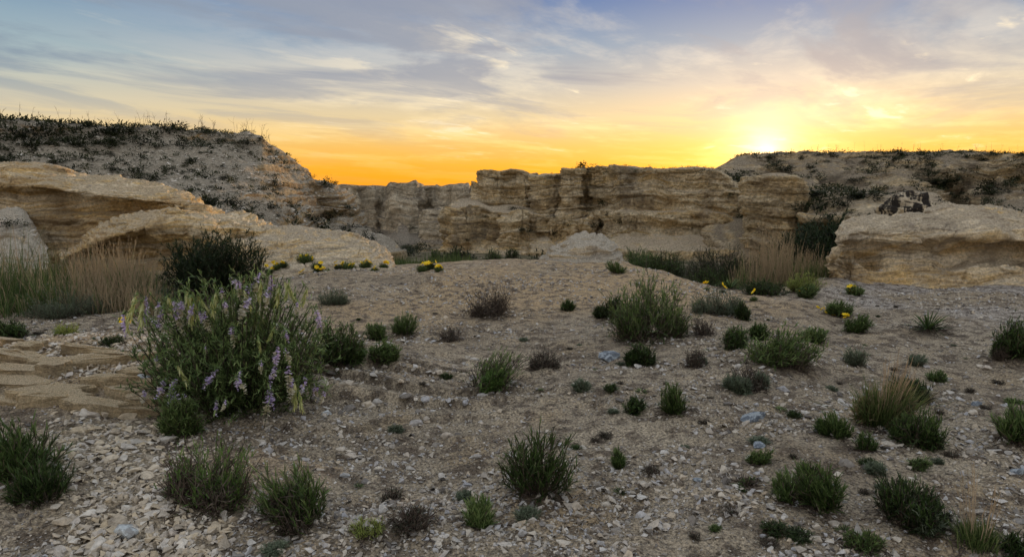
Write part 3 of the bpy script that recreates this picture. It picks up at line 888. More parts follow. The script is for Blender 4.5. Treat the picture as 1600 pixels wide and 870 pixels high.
def hill_fn(G, N, px, py):
    base = rocky(0.16, 0.7, 0.08, 0.25, 0.42, 3.0, 0.15, 3.0, 103, lo=0.25, hi=0.6, flat=0.8)(G, N, px, py)
    right = smooth(px, 380, 500)
    ledge = np.exp(-((py - (296 + 0.10 * (px - 400))) / 17) ** 2) * right
    cliffy = 0.45 * strata(G, 0.6, 105) + 0.22 * strata(G, 0.22, 106) + 0.5 * ridged(G / np.array([1.6, 1.6, 6]), 3, 107) - 0.2
    nose = smooth(px, 455, 500) * (1 - smooth(py, 350, 375))
    d = base + np.maximum(ledge * 0.75, nose * 0.55) * cliffy
    # rusty cap at the brow above the drop
    cap = np.exp(-((px - 398) / 34) ** 2) * np.exp(-((py - 214) / 7) ** 2)
    d = d + cap * (0.35 + 0.25 * strata(G, 0.3, 108))
    for k in range(7):     # thin broken ledges on the slope
        cx, cy = [(470, 312), (90, 300), (395, 306), (330, 232), (420, 262), (512, 330), (350, 270)][k]
        d = d + 0.16 * np.exp(-(((px - cx) / 34) ** 4 + ((py - cy) / 4) ** 2)) * (1 + strata(G, 0.2, 109))
    return d


loft("hill", cols, 0.95, M_HILL, hill_fn, back=((5, 0.15), (20, -1), (30, -7)), keep='hill', kind='structure', maxn=640)

# ------------------------------------------------------------------ near outcrops (things: separate bodies of rock)

def worn(G, N, seed, s=1.0):
    """lips, pits, cracks and flakes of weathered soft rock; s = size factor"""
    q = G / s
    m = smooth(fbm(q / 0.9, 3, seed), -0.35, 0.45)
    lip = strata(q, 0.12, seed + 1, warp=0.8, wl=5.0)
    lip2 = strata(q, 0.05, seed + 2, warp=0.9, wl=6.0)
    d = m * (0.062 * lip + 0.024 * lip2)
    qs = q * np.array([1, 1, 2.4])
    d = d + 0.032 * ridged(qs / 0.35, 4, seed + 3) * (1 - 0.5 * m) + 0.018 * fbm(qs / 0.16, 4, seed + 4, 0.6)
    cr = np.abs(vnoise(q / np.array([0.5, 0.5, 1.2]), seed + 5))
    d = d - 0.075 * np.exp(-(cr / 0.04) ** 2) * smooth(vnoise(q / 0.9, seed + 6), -0.2, 0.4)
    pit = vnoise(q / 0.13, seed + 7)
    d = d - 0.03 * smooth(pit, 0.45, 0.8)
    return d * s


# large ledge on the left
la = [(-260, 268, 17.0), (-160, 262, 16.4), (-60, 256, 16.0), (-10, 254, 15.8), (22, 253, 15.6), (45, 256, 15.6), (74, 260, 15.6), (129, 271, 15.8), (167, 277, 15.9), (225, 283, 16), (283, 296, 16), (306, 306, 16), (322, 318, 16.1), (336, 329, 16.4), (348, 338, 17.2), (352, 345, 18.5)]
cols = []
for (x, y, d) in la:
    hgt = 400 - y
    cols.append([(x, 424, 14.6), (x, 395, 14.7), (x, y + hgt * 0.52, 14.85), (x, y + hgt * 0.34, 14.9), (x, y + hgt * 0.27, 14.45), (x, y + hgt * 0.20, 14.5), (x, y + hgt * 0.07, d - 0.5), (x, y, d)])


def la_fn(G, N, px, py):
    rk = smooth(1 - np.abs(N[..., 2]), 0.0, 0.35)
    d = rk * (0.055 * strata(G, 0.30, 113) + 0.022 * strata(G, 0.09, 114, warp=0.9)) + 0.16 * fbm(G / 1.1, 5, 115)
    d = d - 0.35 * np.exp(-(((px - 92) / 24) ** 2 + ((py - 318) / 14) ** 2)) - 0.3 * np.exp(-(((px - 170) / 60) ** 2 + ((py - 325) / 10) ** 2))
    return d + worn(G, N, 510, 1.25)


loft("rock_outcrop", cols, 0.62, M_OCHRE, la_fn, back=((1.5, -0.05), (4, -1.5)), keep='outA', cat='rock outcrop',
     label="long ochre rock ledge with pale flaky top, below the scrubby hill on the left")

# pale flaky mound below the ledge at the left edge
wm = [(-66, 384, 14.8), (-50, 362, 14.5), (-24, 344, 14.4), (2, 328, 14.3), (22, 322, 14.3), (38, 330, 14.3), (50, 346, 14.4), (60, 364, 14.5), (68, 388, 14.8)]
cols = [[(x * 1.25 - 8, 415, 12.6), (x * 1.15 - 5, 392, 12.9), (x * 1.05, (y + 392) / 2, 13.4), (x, y + 8, d - 0.3), (x, y, d)] for (x, y, d) in wm]
loft("rock_mound", cols, 0.6, M_PALEROCK, lambda G, N, px, py: 0.07 * fbm(G / 0.4, 4, 611) + worn(G, N, 612, 0.8), back=((0.5, -0.05), (0.9, -1.0)), keep='mound',
     cat='rock', label="white flaky rock mound under the long ochre ledge at the left edge")

# dome in front of it
dm = [(96, 412, 14.6), (100, 398, 13.4), (111, 386, 13), (135, 371, 12.8), (161, 353, 12.8), (193, 340, 12.9), (225, 327, 13.1), (257, 320, 13.2), (284, 319, 13.2), (308, 326, 13.3), (322, 334, 13.4), (341, 333, 13.6), (370, 330, 13.8), (399, 337, 14), (416, 347, 14.2), (428, 360, 15)]
cols = []
for (x, y, d) in dm:
    h_ = 424 - y
    bq = 0.4 + 1.3 * float(smooth(np.float64(x), 320, 400))
    cols.append([(x, 430, 12.3 + bq), (x, 412, 12.35 + bq), (x, y + h_ * 0.62, 12.45 + bq * .8), (x, y + h_ * 0.46, 12.45 + bq * .7), (x, y + h_ * 0.3, d - 0.78 + bq * .2), (x, y + h_ * 0.16, d - 0.6 + bq * .2), (x, y + h_ * .06, d - 0.2 + bq * .3), (x, y, d + bq * .3)])


def dm_fn(G, N, px, py):
    q = G.copy()
    q[..., 2] = G[..., 2] - 0.0035 * np.abs(px - 270) * 0.55      # beds bend over the dome
    rk = 1.0
    d = 0.03 * strata(q, 0.2, 123) + 0.012 * strata(q, 0.065, 124, warp=0.9) + 0.13 * fbm(G / 0.8, 5, 125)
    d = d - 0.25 * np.exp(-(((px - 250) / 50) ** 2 + ((py - 392) / 12) ** 2)) + 0.08 * np.exp(-(((px - 250) / 60) ** 2 + ((py - 366) / 8) ** 2))
    return d + worn(q, N, 530, 1.0)


loft("rock_outcrop", cols, 0.55, M_OCHRE, dm_fn, back=((0.8, -0.08), (2, -1.6)), keep='outB', cat='rock outcrop',
     label="domed ochre rock with bent layers behind the tan grass, in front of the long ledge")

# low flat one, right of the dome
fl = [(318, 392, 14.4), (332, 376, 13.9), (350, 362, 13.8), (364, 356, 13.9), (380, 354, 13.9), (400, 353, 14), (430, 355, 14.1), (464, 357, 14.2), (500, 359, 14.3), (529, 362, 14.3), (556, 368, 14.3), (572, 373, 14.2), (586, 382, 14.1), (598, 394, 14.0), (608, 408, 14.1), (614, 420, 14.6)]
cols = []
for (x, y, d) in fl:
    h_ = 428 - y
    cols.append([(x, 440, 12.0), (x, 424, 12.3), (x, y + h_ * 0.66, 12.7), (x, y + h_ * 0.45, 12.9), (x, y + h_ * 0.30, 13.1), (x, y + h_ * 0.12, 13.6), (x, y, d)])


def fl_fn(G, N, px, py):
    d = 0.035 * strata(G, 0.15, 133) + 0.014 * strata(G, 0.055, 134, warp=0.9) + 0.12 * fbm(G / 0.8, 5, 135)
    d = d - 0.10 * np.exp(-(((px - 440) / 24) ** 2 + ((py - 382) / 8) ** 2))
    return d + worn(G, N, 550, 0.9)


loft("rock_outcrop", cols, 0.5, M_NEAR, fl_fn, back=((0.8, -0.06), (2.4, -1.6)), keep='outC', cat='rock outcrop',
     label="low pale flat-topped rock above the yellow flowers, right of the dome")

# pale knob on the crest
kb = [(850, 412, 16.0), (847, 406, 15.2), (856, 398, 15), (864, 386, 14.9), (874, 377, 14.9), (888, 371, 14.9), (905, 367, 15), (922, 366, 15), (938, 370, 15), (952, 376, 15), (960, 383, 15), (966, 394, 15.1), (976, 406, 15.3), (980, 414, 16)]
cols = []
for (x, y, d) in kb:
    h_ = 416 - y
    xx = 915 + (x - 915) * 1.08
    cols.append([(xx, 424, 14.1), (xx, 414, 14.15), (x, y + h_ * 0.62, 14.35), (x, y + h_ * 0.40, 14.4), (x, y + h_ * 0.26, 14.6), (x, y + h_ * 0.1, d - 0.2), (x, y, d)])


def kb_fn(G, N, px, py):
    d = 0.03 * strata(G, 0.13, 143) + 0.012 * strata(G, 0.05, 144, warp=0.9) + 0.09 * fbm(G / 0.5, 5, 145)
    d = d - 0.09 * np.exp(-(((px - 878) / 10) ** 2 + ((py - 388) / 7) ** 2)) - 0.08 * np.exp(-(((px - 930) / 34) ** 2 + ((py - 398) / 3) ** 2))
    return d + worn(G, N, 570, 0.7)


loft("rock_outcrop", cols, 0.4, M_PALEROCK, kb_fn, back=((0.5, -0.05), (1.2, -1.2)), keep='knob', cat='rock outcrop',
     label="small pale layered rock knob on the crest in the centre")

# big outcrop on the right
ro = [(1308, 400, 13.8), (1301, 420, 12.3), (1302, 392, 11.7), (1310, 366, 11.5), (1318, 350, 11.5), (1330, 342, 11.6), (1350, 338, 11.8), (1378, 336, 12), (1410, 336, 12.1), (1432, 337, 12.2), (1444, 334, 12.2), (1458, 326, 12.3), (1476, 320, 12.4), (1510, 319, 12.4),
      (1545, 318, 12.4), (1565, 321, 12.4), (1585, 329, 12.3), (1604, 338, 12.3), (1640, 345, 12.3), (1700, 350, 12.2), (1780, 352, 12.2), (1880, 362, 12.4), (1940, 380, 12.8)]
cols = []
for (x, y, d) in ro:
    yb = 446
    h_ = yb - y
    f0 = float(1 - smooth(np.float64(x), 1300, 1352))
    ux = x + 4 * f0
    if x < 1302:
        pass
    und = 1 - f0
    cols.append([(x + 2 * f0, 462, 10.9 + 0.5 * f0), (x + 4 * f0, yb + 2, 11.1 + 0.4 * f0), (x + 12 * f0, y + h_ * 0.74, 11.35), (ux, y + h_ * 0.60, 11.5), (ux, y + h_ * 0.46, 11.55), (x, y + h_ * 0.38, 11.3), (x, y + h_ * 0.22, d - 0.7), (x, y + h_ * 0.08, d - 0.35), (x, y, d)])


def ro_fn(G, N, px, py):
    q = G.copy()
    q[..., 2] += 0.05 * np.sin(px / 70.0)
    rk = smooth(1 - np.abs(N[..., 2]), 0.0, 0.35) * 0.8 + 0.2
    d = rk * (0.05 * strata(q, 0.24, 153, warp=0.5) + 0.02 * strata(q, 0.085, 154, warp=0.8) + 0.008 * strata(q, 0.035, 155, warp=0.9)) + 0.12 * fbm(G / 0.8, 5, 156)
    # long hollow under the brow on the right
    cy = 398 - 22 * smooth(px, 1440, 1530) + 6 * smooth(px, 1560, 1640)
    roof = smooth(py, cy - 3, cy + 3)
    hol = smooth(px, 1445, 1500) * roof * (1 - smooth(py, cy + 14, cy + 46))
    d = d - 0.34 * hol
    # round hole low on the left
    d = d - 0.36 * np.exp(-(((px - 1356) / 19) ** 4 + ((py - 405 - 0.2 * (px - 1356)) / 9) ** 4))
    d = d - 0.12 * np.exp(-(((px - 1322) / 7) ** 2 + ((py - 415) / 16) ** 2))
    # side notches on the left nose
    d = d - 0.10 * np.exp(-((py - 382) / 4) ** 2) * (1 - smooth(px, 1330, 1350))
    return d + worn(q, N, 590, 1.0)


loft("rock_outcrop", cols, 0.5, M_NEAR, ro_fn, back=((1.0, -0.05), (3.0, -1.8)), keep='outR', cat='rock outcrop', sm=1,
     label="big pale layered rock outcrop with a long hollow on the right", maxn=700)

# ------------------------------------------------------------------ plant materials
def leaf_material(name, stops, rough=0.6, trans=0.3, obj_var=0.25):
    m = bpy.data.materials.new(name)
    m.use_nodes = True
    t = NT(m.node_tree)
    t.n.clear()
    a = t.new('ShaderNodeAttribute', attribute_name='tint').outputs['Fac']
    oi = t.new('ShaderNodeObjectInfo').outputs['Random']
    f = t.math('ADD', a, t.math('MULTIPLY', t.math('SUBTRACT', oi, 0.5), obj_var), clamp=True)
    c = t.ramp(f, stops)
    p = t.new('ShaderNodeBsdfPrincipled')
    t.put(p.inputs['Base Color'], c)
    p.inputs['Roughness'].default_value = rough
    p.inputs['Specular IOR Level'].default_value = 0.2
    tr = t.new('ShaderNodeBsdfTranslucent')
    t.put(tr.inputs[0], c)
    mx = t.new('ShaderNodeMixShader')
    mx.inputs[0].default_value = trans
    t.l.new(p.outputs[0], mx.inputs[1])
    t.l.new(tr.outputs[0], mx.inputs[2])
    o = t.new('ShaderNodeOutputMaterial')
    t.l.new(mx.outputs[0], o.inputs[0])
    return m


def even(lst):
    return [(i / (len(lst) - 1), c) for i, c in enumerate(lst)]


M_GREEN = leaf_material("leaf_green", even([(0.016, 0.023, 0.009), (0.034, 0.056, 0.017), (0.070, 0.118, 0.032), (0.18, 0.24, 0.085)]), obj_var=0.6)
M_BRIGHT = leaf_material("leaf_fresh_green", even([(0.05, 0.09, 0.025), (0.09, 0.16, 0.04), (0.17, 0.25, 0.07)]))
M_YELLOWG = leaf_material("leaf_yellow_green", even([(0.12, 0.16, 0.03), (0.22, 0.27, 0.06), (0.34, 0.36, 0.12)]))
M_SAGE = leaf_material("leaf_grey_green", even([(0.06, 0.08, 0.05), (0.11, 0.14, 0.09), (0.19, 0.22, 0.15)]))
M_BUSH = leaf_material("leaf_bush", even([(0.035, 0.06, 0.022), (0.095, 0.15, 0.05), (0.18, 0.25, 0.09), (0.33, 0.40, 0.17)]))
M_DARK = leaf_material("leaf_dark", even([(0.012, 0.02, 0.009), (0.022, 0.038, 0.015), (0.04, 0.06, 0.022)]))
M_SCRUB = leaf_material("leaf_scrub", even([(0.008, 0.010, 0.006), (0.018, 0.024, 0.010), (0.036, 0.046, 0.018), (0.07, 0.075, 0.035)]), obj_var=0.6)
M_TWIG = leaf_material("twig_bark", even([(0.03, 0.022, 0.018), (0.075, 0.055, 0.042), (0.15, 0.12, 0.095)]), trans=0.0)
M_STRAW = leaf_material("dry_straw", even([(0.12, 0.085, 0.05), (0.26, 0.19, 0.12), (0.42, 0.32, 0.21)]))
M_TALLGRASS = leaf_material("tall_grass_blades", [(0.0, (0.03, 0.05, 0.015)), (0.3, (0.08, 0.12, 0.035)), (0.5, (0.16, 0.19, 0.07)), (0.62, (0.19, 0.145, 0.085)), (1.0, (0.40, 0.31, 0.20))], obj_var=0.0)
M_LILAC = leaf_material("petal_lilac", even([(0.42, 0.31, 0.60), (0.62, 0.52, 0.78), (0.82, 0.76, 0.88)]), trans=0.35)
M_CREAMP = leaf_material("petal_cream", even([(0.40, 0.40, 0.22), (0.58, 0.55, 0.38), (0.70, 0.66, 0.58)]), trans=0.35)
M_POD = leaf_material("seed_pod_green", even([(0.26, 0.31, 0.09), (0.42, 0.46, 0.16), (0.62, 0.62, 0.34)]), trans=0.3)
M_YPETAL = leaf_material("petal_yellow", even([(0.75, 0.42, 0.01), (0.85, 0.62, 0.02), (0.9, 0.75, 0.08)]), trans=0.3)


# ------------------------------------------------------------------ geometry makers (all return verts, quads, tint)
class Geo:
    def __init__(self):
        self.v, self.f, self.t, self.n = [], [], [], 0

    def add(self, v, f, t):
        v = np.asarray(v, float).reshape(-1, 3)
        self.v.append(v)
        self.f.append(np.asarray(f) + self.n)
        self.t.append(np.broadcast_to(np.asarray(t, float), (len(v),)).copy())
        self.n += len(v)

    def mesh(self, name, mats, smooth_shade=True):
        if not self.v:
            return None
        return mesh_np(name, np.concatenate(self.v), np.concatenate(self.f), mats, {'tint': np.concatenate(self.t)}, smooth_shade)


def unit(v):
    return v / (np.linalg.norm(v, axis=-1, keepdims=True) + 1e-9)


def strips(base, dirs, length, width, bend, tint, rng, segs=3, up=(0, 0, 1), tipw=0.05, droop=None):
    """many narrow leaf strips at once. base, dirs: n,3"""
    n = len(base)
    side = unit(np.cross(dirs, np.array(up) + rng.normal(0, 0.25, (n, 3))))
    nrm = unit(np.cross(side, dirs))
    V = np.zeros((n, segs + 1, 2, 3))
    length = np.broadcast_to(length, (n,))
    width = np.broadcast_to(width, (n,))
    bend = np.broadcast_to(bend, (n,))
    for s in range(segs + 1):
        q = s / segs
        c = base + dirs * (length * q)[:, None] + np.array([0, 0, -1.0]) * (bend * length * q * q)[:, None]
        prof = [0.55, 1.0, 0.85, tipw, tipw][min(s, 4)] if segs == 3 else [0.85, 0.3][s] if segs == 1 else (0.6 + 0.4 * math.sin(math.pi * q)) * (1 - q) + tipw
        V[:, s, 0] = c - side * (width * prof / 2)[:, None]
        V[:, s, 1] = c + side * (width * prof / 2)[:, None]
    f = []
    for s in range(segs):
        a = s * 2
        f.append([a, a + 1, a + 3, a + 2])
    f = np.array(f)[None] + (np.arange(n) * (segs + 1) * 2)[:, None, None]
    tt = np.broadcast_to(np.asarray(tint, float), (n,))
    tv = np.repeat(tt, (segs + 1) * 2).reshape(n, segs + 1, 2) + (np.linspace(-0.12, 0.12, segs + 1))[None, :, None]
    return V.reshape(-1, 3), f.reshape(-1, 4), np.clip(tv.reshape(-1), 0, 1)


def tubes(paths, radii, tint):
    """paths: n,k,3  radii: n,k ; three-sided tubes"""
    n, k, _ = paths.shape
    d = unit(np.gradient(paths, axis=1))
    if radii.max() < 0.0031:      # thin twigs: narrow blades
        sd = unit(np.cross(d, np.random.default_rng(n).normal(0, 1, (n, 1, 3)) + 0 * d))
        w_ = radii[..., None] * 1.25
        V = np.stack([paths - sd * w_, paths + sd * w_], 2)
        f = np.array([[2 * s_, 2 * s_ + 1, 2 * s_ + 3, 2 * s_ + 2] for s_ in range(k - 1)])[None] + (np.arange(n) * 2 * k)[:, None, None]
        return V.reshape(-1, 3), f.reshape(-1, 4), np.repeat(np.broadcast_to(np.asarray(tint, float), (n,)), k * 2)
    a = unit(np.cross(d, np.array([0.31, 0.17, 0.93]) + 0 * d))
    b = np.cross(d, a)
    V = np.zeros((n, k, 3, 3))
    for j in range(3):
        th = 2 * math.pi * j / 3
        V[:, :, j] = paths + (a * math.cos(th) + b * math.sin(th)) * radii[..., None]
    f = []
    for s in range(k - 1):
        for j in range(3):
            f.append([s * 3 + j, s * 3 + (j + 1) % 3, (s + 1) * 3 + (j + 1) % 3, (s + 1) * 3 + j])
    f = np.array(f)[None] + (np.arange(n) * k * 3)[:, None, None]
    t = np.repeat(np.broadcast_to(np.asarray(tint, float), (n,)), k * 3)
    return V.reshape(-1, 3), f.reshape(-1, 4), t


def stem_paths(n, R, Hh, rng, k=5, base_r=0.12, lean=1.0, curve=0.35, minh=0.5, wob=0.03):
    """stems fanning out from a base into a dome of radius R, height Hh"""
    th = rng.uniform(0, 2 * math.pi, n)
    rr_ = np.sqrt(rng.uniform(0, 1, n)) * lean
    tip = np.stack([np.cos(th) * rr_ * R, np.sin(th) * rr_ * R, Hh * np.sqrt(np.clip(1 - 0.75 * rr_ ** 2, 0.05, 1)) * rng.uniform(minh, 1.0, n)], -1)
    b = np.stack([np.cos(th) * rr_ * R * base_r, np.sin(th) * rr_ * R * base_r, np.full(n, -0.02)], -1)
    q = np.linspace(0, 1, k)[None, :, None]
    p = b[:, None] * (1 - q) + tip[:, None] * q
    out = tip * np.array([1, 1, 0])
    p = p + out[:, None] * (np.sin(q * math.pi) * curve * -0.0) + np.array([0, 0, 1.0]) * (np.sin(q * math.pi) * -curve * rr_[:, None, None] * Hh * 0.5)
    p[:, 1:] += rng.normal(0, wob * max(R, Hh), (n, k - 1, 3)) * np.linspace(0.4, 1, k - 1)[None, :, None]
    return p


def leafy(paths, per, ll, lw, rng, start=0.25, spread=0.7, bend=0.1, tint=(0.2, 0.9), segs=1, low_dark=True):
    n, k, _ = paths.shape
    q = rng.uniform(start, 1.0, (n, per))
    pos = q * (k - 1)
    i = np.clip(pos.astype(int), 0, k - 2)
    f = (pos - i)[..., None]
    ar = np.arange(n)[:, None]
    p = paths[ar, i] * (1 - f) + paths[ar, i + 1] * f
    d = unit(paths[ar, i + 1] - paths[ar, i])
    d = unit(d + rng.normal(0, spread, d.shape) * 0.6 + np.array([0, 0, 0.25]))
    p, d = p.reshape(-1, 3), d.reshape(-1, 3)
    m = len(p)
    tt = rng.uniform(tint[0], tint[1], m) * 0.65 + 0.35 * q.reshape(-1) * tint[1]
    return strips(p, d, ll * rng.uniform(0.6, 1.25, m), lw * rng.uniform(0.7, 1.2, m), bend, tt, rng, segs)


def taper(paths, r0, r1):
    n, k, _ = paths.shape
    return np.broadcast_to(np.linspace(r0, r1, k)[None], (n, k)).copy()


def twigs_from(paths, per, length, rng, k=3, spread=0.8, start=0.3):
    n, kk, _ = paths.shape
    q = rng.uniform(start, 1.0, (n, per))
    pos = q * (kk - 1)
    i = np.clip(pos.astype(int), 0, kk - 2)
    f = (pos - i)[..., None]
    ar = np.arange(n)[:, None]
    p = (paths[ar, i] * (1 - f) + paths[ar, i + 1] * f).reshape(-1, 3)
    d = unit(paths[ar, i + 1] - paths[ar, i]).reshape(-1, 3)
    d = unit(d + rng.normal(0, spread, d.shape))
    L = length * rng.uniform(0.5, 1.3, len(p))
    q2 = np.linspace(0, 1, k)[None, :, None]
    out = p[:, None] + d[:, None] * q2 * L[:, None, None] + rng.normal(0, 0.12, (len(p), k, 3)) * L[:, None, None] * q2
    return out


def plant_meshes(kind, R, Hh, rng):
    """(stems Geo, foliage Geo, foliage material)"""
    S, L = Geo(), Geo()
    sz = max(R, Hh * 0.7)
    big = min(1.0, sz / 0.25)
    lf = 1.0 + 0.9 * smooth(np.float64(sz), 0.2, 0.6)
    mat = M_GREEN
    if kind in ('blade',):
        n = int(42 + 84 * big)
        if sz < 0.06:
            n = 14
        P = stem_paths(n, R * 0.95, Hh * 0.95, rng, base_r=0.2, curve=0.2, minh=0.3, wob=0.055)
        S.add(*tubes(P, taper(P, 0.0028, 0.0016), rng.uniform(0.3, 1.0, n)))
        ll = min(0.06, 0.3 * Hh)
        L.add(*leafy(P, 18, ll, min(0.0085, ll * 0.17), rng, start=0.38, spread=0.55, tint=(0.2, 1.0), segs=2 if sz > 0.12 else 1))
    elif kind == 'leafy':
        n = int(40 + 76 * big)
        P = stem_paths(n, R * 1.0, Hh * 0.98, rng, base_r=0.15, curve=0.3, minh=0.55, wob=0.04)
        S.add(*tubes(P, taper(P, 0.003, 0.0015), rng.uniform(0.0, 0.8, n)))
        T = twigs_from(P, 3, 0.3 * sz, rng)
        S.add(*tubes(T, taper(T, 0.0016, 0.001), rng.uniform(0.0, 0.7, len(T))))
        ll = min(0.042 * lf, 0.3 * Hh)
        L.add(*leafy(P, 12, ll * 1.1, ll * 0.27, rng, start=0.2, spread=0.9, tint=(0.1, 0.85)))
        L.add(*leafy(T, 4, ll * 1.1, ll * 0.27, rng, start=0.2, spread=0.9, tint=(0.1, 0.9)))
    elif kind in ('grey', 'yellowish'):
        mat = M_SAGE if kind == 'grey' else M_YELLOWG
        n = int(44 + 72 * big)
        P = stem_paths(n, R * 0.98, Hh * 0.9, rng, base_r=0.25, curve=0.25, minh=0.5, wob=0.05)
        S.add(*tubes(P, taper(P, 0.0025, 0.0013), rng.uniform(0.1, 1.0, n)))
        T = twigs_from(P, 3, 0.3 * sz, rng)
        ll = min(0.03, 0.35 * Hh)
        L.add(*leafy(P, 9, ll * 1.1, ll * 0.23, rng, start=0.25, spread=0.8, tint=(0.1, 0.9)))
        L.add(*leafy(T, 4, ll * 1.1, ll * 0.23, rng, start=0.1, spread=0.8, tint=(0.2, 1.0)))
    elif kind == 'twig':
        n = int(34 + 40 * big)
        P = stem_paths(n, R, Hh * 0.95, rng, base_r=0.15, curve=0.5, minh=0.4, wob=0.07)
        S.add(*tubes(P, taper(P, 0.004, 0.0016), rng.uniform(0.0, 0.8, n)))
        T = twigs_from(P, 5, 0.4 * sz, rng, k=3, spread=0.7)
        S.add(*tubes(T, taper(T, 0.002, 0.001), rng.uniform(0.0, 0.8, len(T))))
        T2 = twigs_from(T, 2, 0.2 * sz, rng, k=3, spread=0.8)
        S.add(*tubes(T2, taper(T2, 0.0013, 0.0008), rng.uniform(0.0, 0.8, len(T2))))
        L.add(*leafy(T, 1, 0.018, 0.004, rng, spread=0.9, tint=(0.0, 0.6)))
        mat = M_SAGE
    elif kind in ('shoots', 'mixed'):
        n = int(40 + 30 * big)
        P = stem_paths(n, R, Hh * 0.85, rng, base_r=0.12, curve=0.55, minh=0.35, wob=0.07)
        S.add(*tubes(P, taper(P, 0.0045, 0.0018), rng.uniform(0.0, 0.6, n)))
        T = twigs_from(P, 5, 0.4 * sz, rng, k=3, spread=0.6)
        S.add(*tubes(T, taper(T, 0.002, 0.001), rng.uniform(0.0, 0.6, len(T))))
        mm = max(12, int(len(P) * (0.7 if kind == 'shoots' else 1.5)))
        Q = stem_paths(mm, R * 0.95, Hh, rng, base_r=0.5, curve=0.1, minh=0.55, wob=0.03)
        Q[:, :2] = Q[:, 1:3]
        S.add(*tubes(Q, taper(Q, 0.002, 0.001), 0.9))
        ll = (0.035 if kind == 'shoots' else 0.036) * lf
        L.add(*leafy(Q, 15, ll * 1.1, 0.0075 * lf, rng, start=0.35, spread=0.6, tint=(0.2, 1.0)))
        L.add(*leafy(T, 2 if kind == 'shoots' else 6, ll * 0.8, 0.006 * lf, rng, spread=0.7, tint=(0.0, 0.7)))
        mat = M_BRIGHT if kind == 'shoots' else M_GREEN
    elif kind == 'spread':
        n = int(46 + 20 * big)
        th = rng.uniform(0, 2 * math.pi, n)
        el = np.radians(rng.uniform(8, 62, n))
        d = np.stack([np.cos(th) * np.cos(el), np.sin(th) * np.cos(el), np.sin(el)], -1)
        b = d * 0.02 * np.array([1, 1, 0])
        L.add(*strips(b, d, R * rng.uniform(0.6, 1.05, n), 0.016 * min(1, R / 0.2), 0.22, rng.uniform(0.2, 0.95, n), rng, 3))
        P = stem_paths(24, R, Hh * 0.5, rng, curve=0.4, wob=0.05)
        S.add(*tubes(P, taper(P, 0.002, 0.001), rng.uniform(0.0, 0.6, 24)))
    elif kind in ('tuft', 'stalks'):
        n = 650 if kind == 'tuft' else 520
        Pb = rng.normal(0, 0.28, (n, 2)) * R
        b = np.stack([Pb[:, 0], Pb[:, 1], np.full(n, -0.01)], -1)
        d = unit(np.stack([Pb[:, 0] / R * 0.6 + rng.normal(0, 0.28, n), Pb[:, 1] / R * 0.6 + rng.normal(0, 0.28, n), np.ones(n)], -1))
        L.add(*strips(b, d, Hh * rng.uniform(0.4, 0.95, n) * (0.75 if kind == 'stalks' else 1), 0.0042, rng.uniform(0.05, 0.35, n), rng.uniform(0.0, 0.55, n), rng, 3))
        n2 = 60 if kind == 'tuft' else 26
        hh = Hh * (1.12 if kind == 'tuft' else 1.75)
        P = stem_paths(n2, R * 0.8, hh, rng, base_r=0.3, curve=0.0, minh=0.7, wob=0.015)
        S.add(*tubes(P, taper(P, 0.0018, 0.001), rng.uniform(0.6, 1.0, n2)))
        L.add(*leafy(P, 3, 0.03, 0.003, rng, start=0.8, spread=0.3, tint=(0.7, 1.0)))
        mat = M_TALLGRASS
    return S, L, mat


def flower_mesh(rng, r=0.014, petals=6):
    g = Geo()
    th = np.linspace(0, 2 * math.pi, petals, endpoint=False)
    d = np.stack([np.cos(th), np.sin(th), np.full(petals, 0.35)], -1)
    g.add(*strips(np.zeros((petals, 3)), unit(d), r, r * 0.75, 0.1, rng.uniform(0.2, 1, petals), rng, 3, tipw=0.5))
    return g.mesh("flower", [M_YPETAL], False)


FLOWER = flower_mesh(np.random.default_rng(3))
FL_STALK = {}


def add_flower(parent, loc, rng, s=1.0, face=True):
    o = link("flower", FLOWER, parent)
    o.location = loc
    o.scale = (s, s, s)
    o.rotation_euler = (rng.uniform(0.3, 1.2) if face else 0.1, rng.uniform(-.4, .4), rng.uniform(0, 6.28))
    return o


YELLOW_ON = {(1584, 562): [(1594, 522)], (1335, 520): [(1320, 496), (1324, 492), (1319, 491)], (1310, 496): [(1284, 483), (1278, 480), (1290, 488), (1302, 492), (1288, 482)],
             (1256, 466): [(1259, 452), (1260, 460), (1250, 455)]}

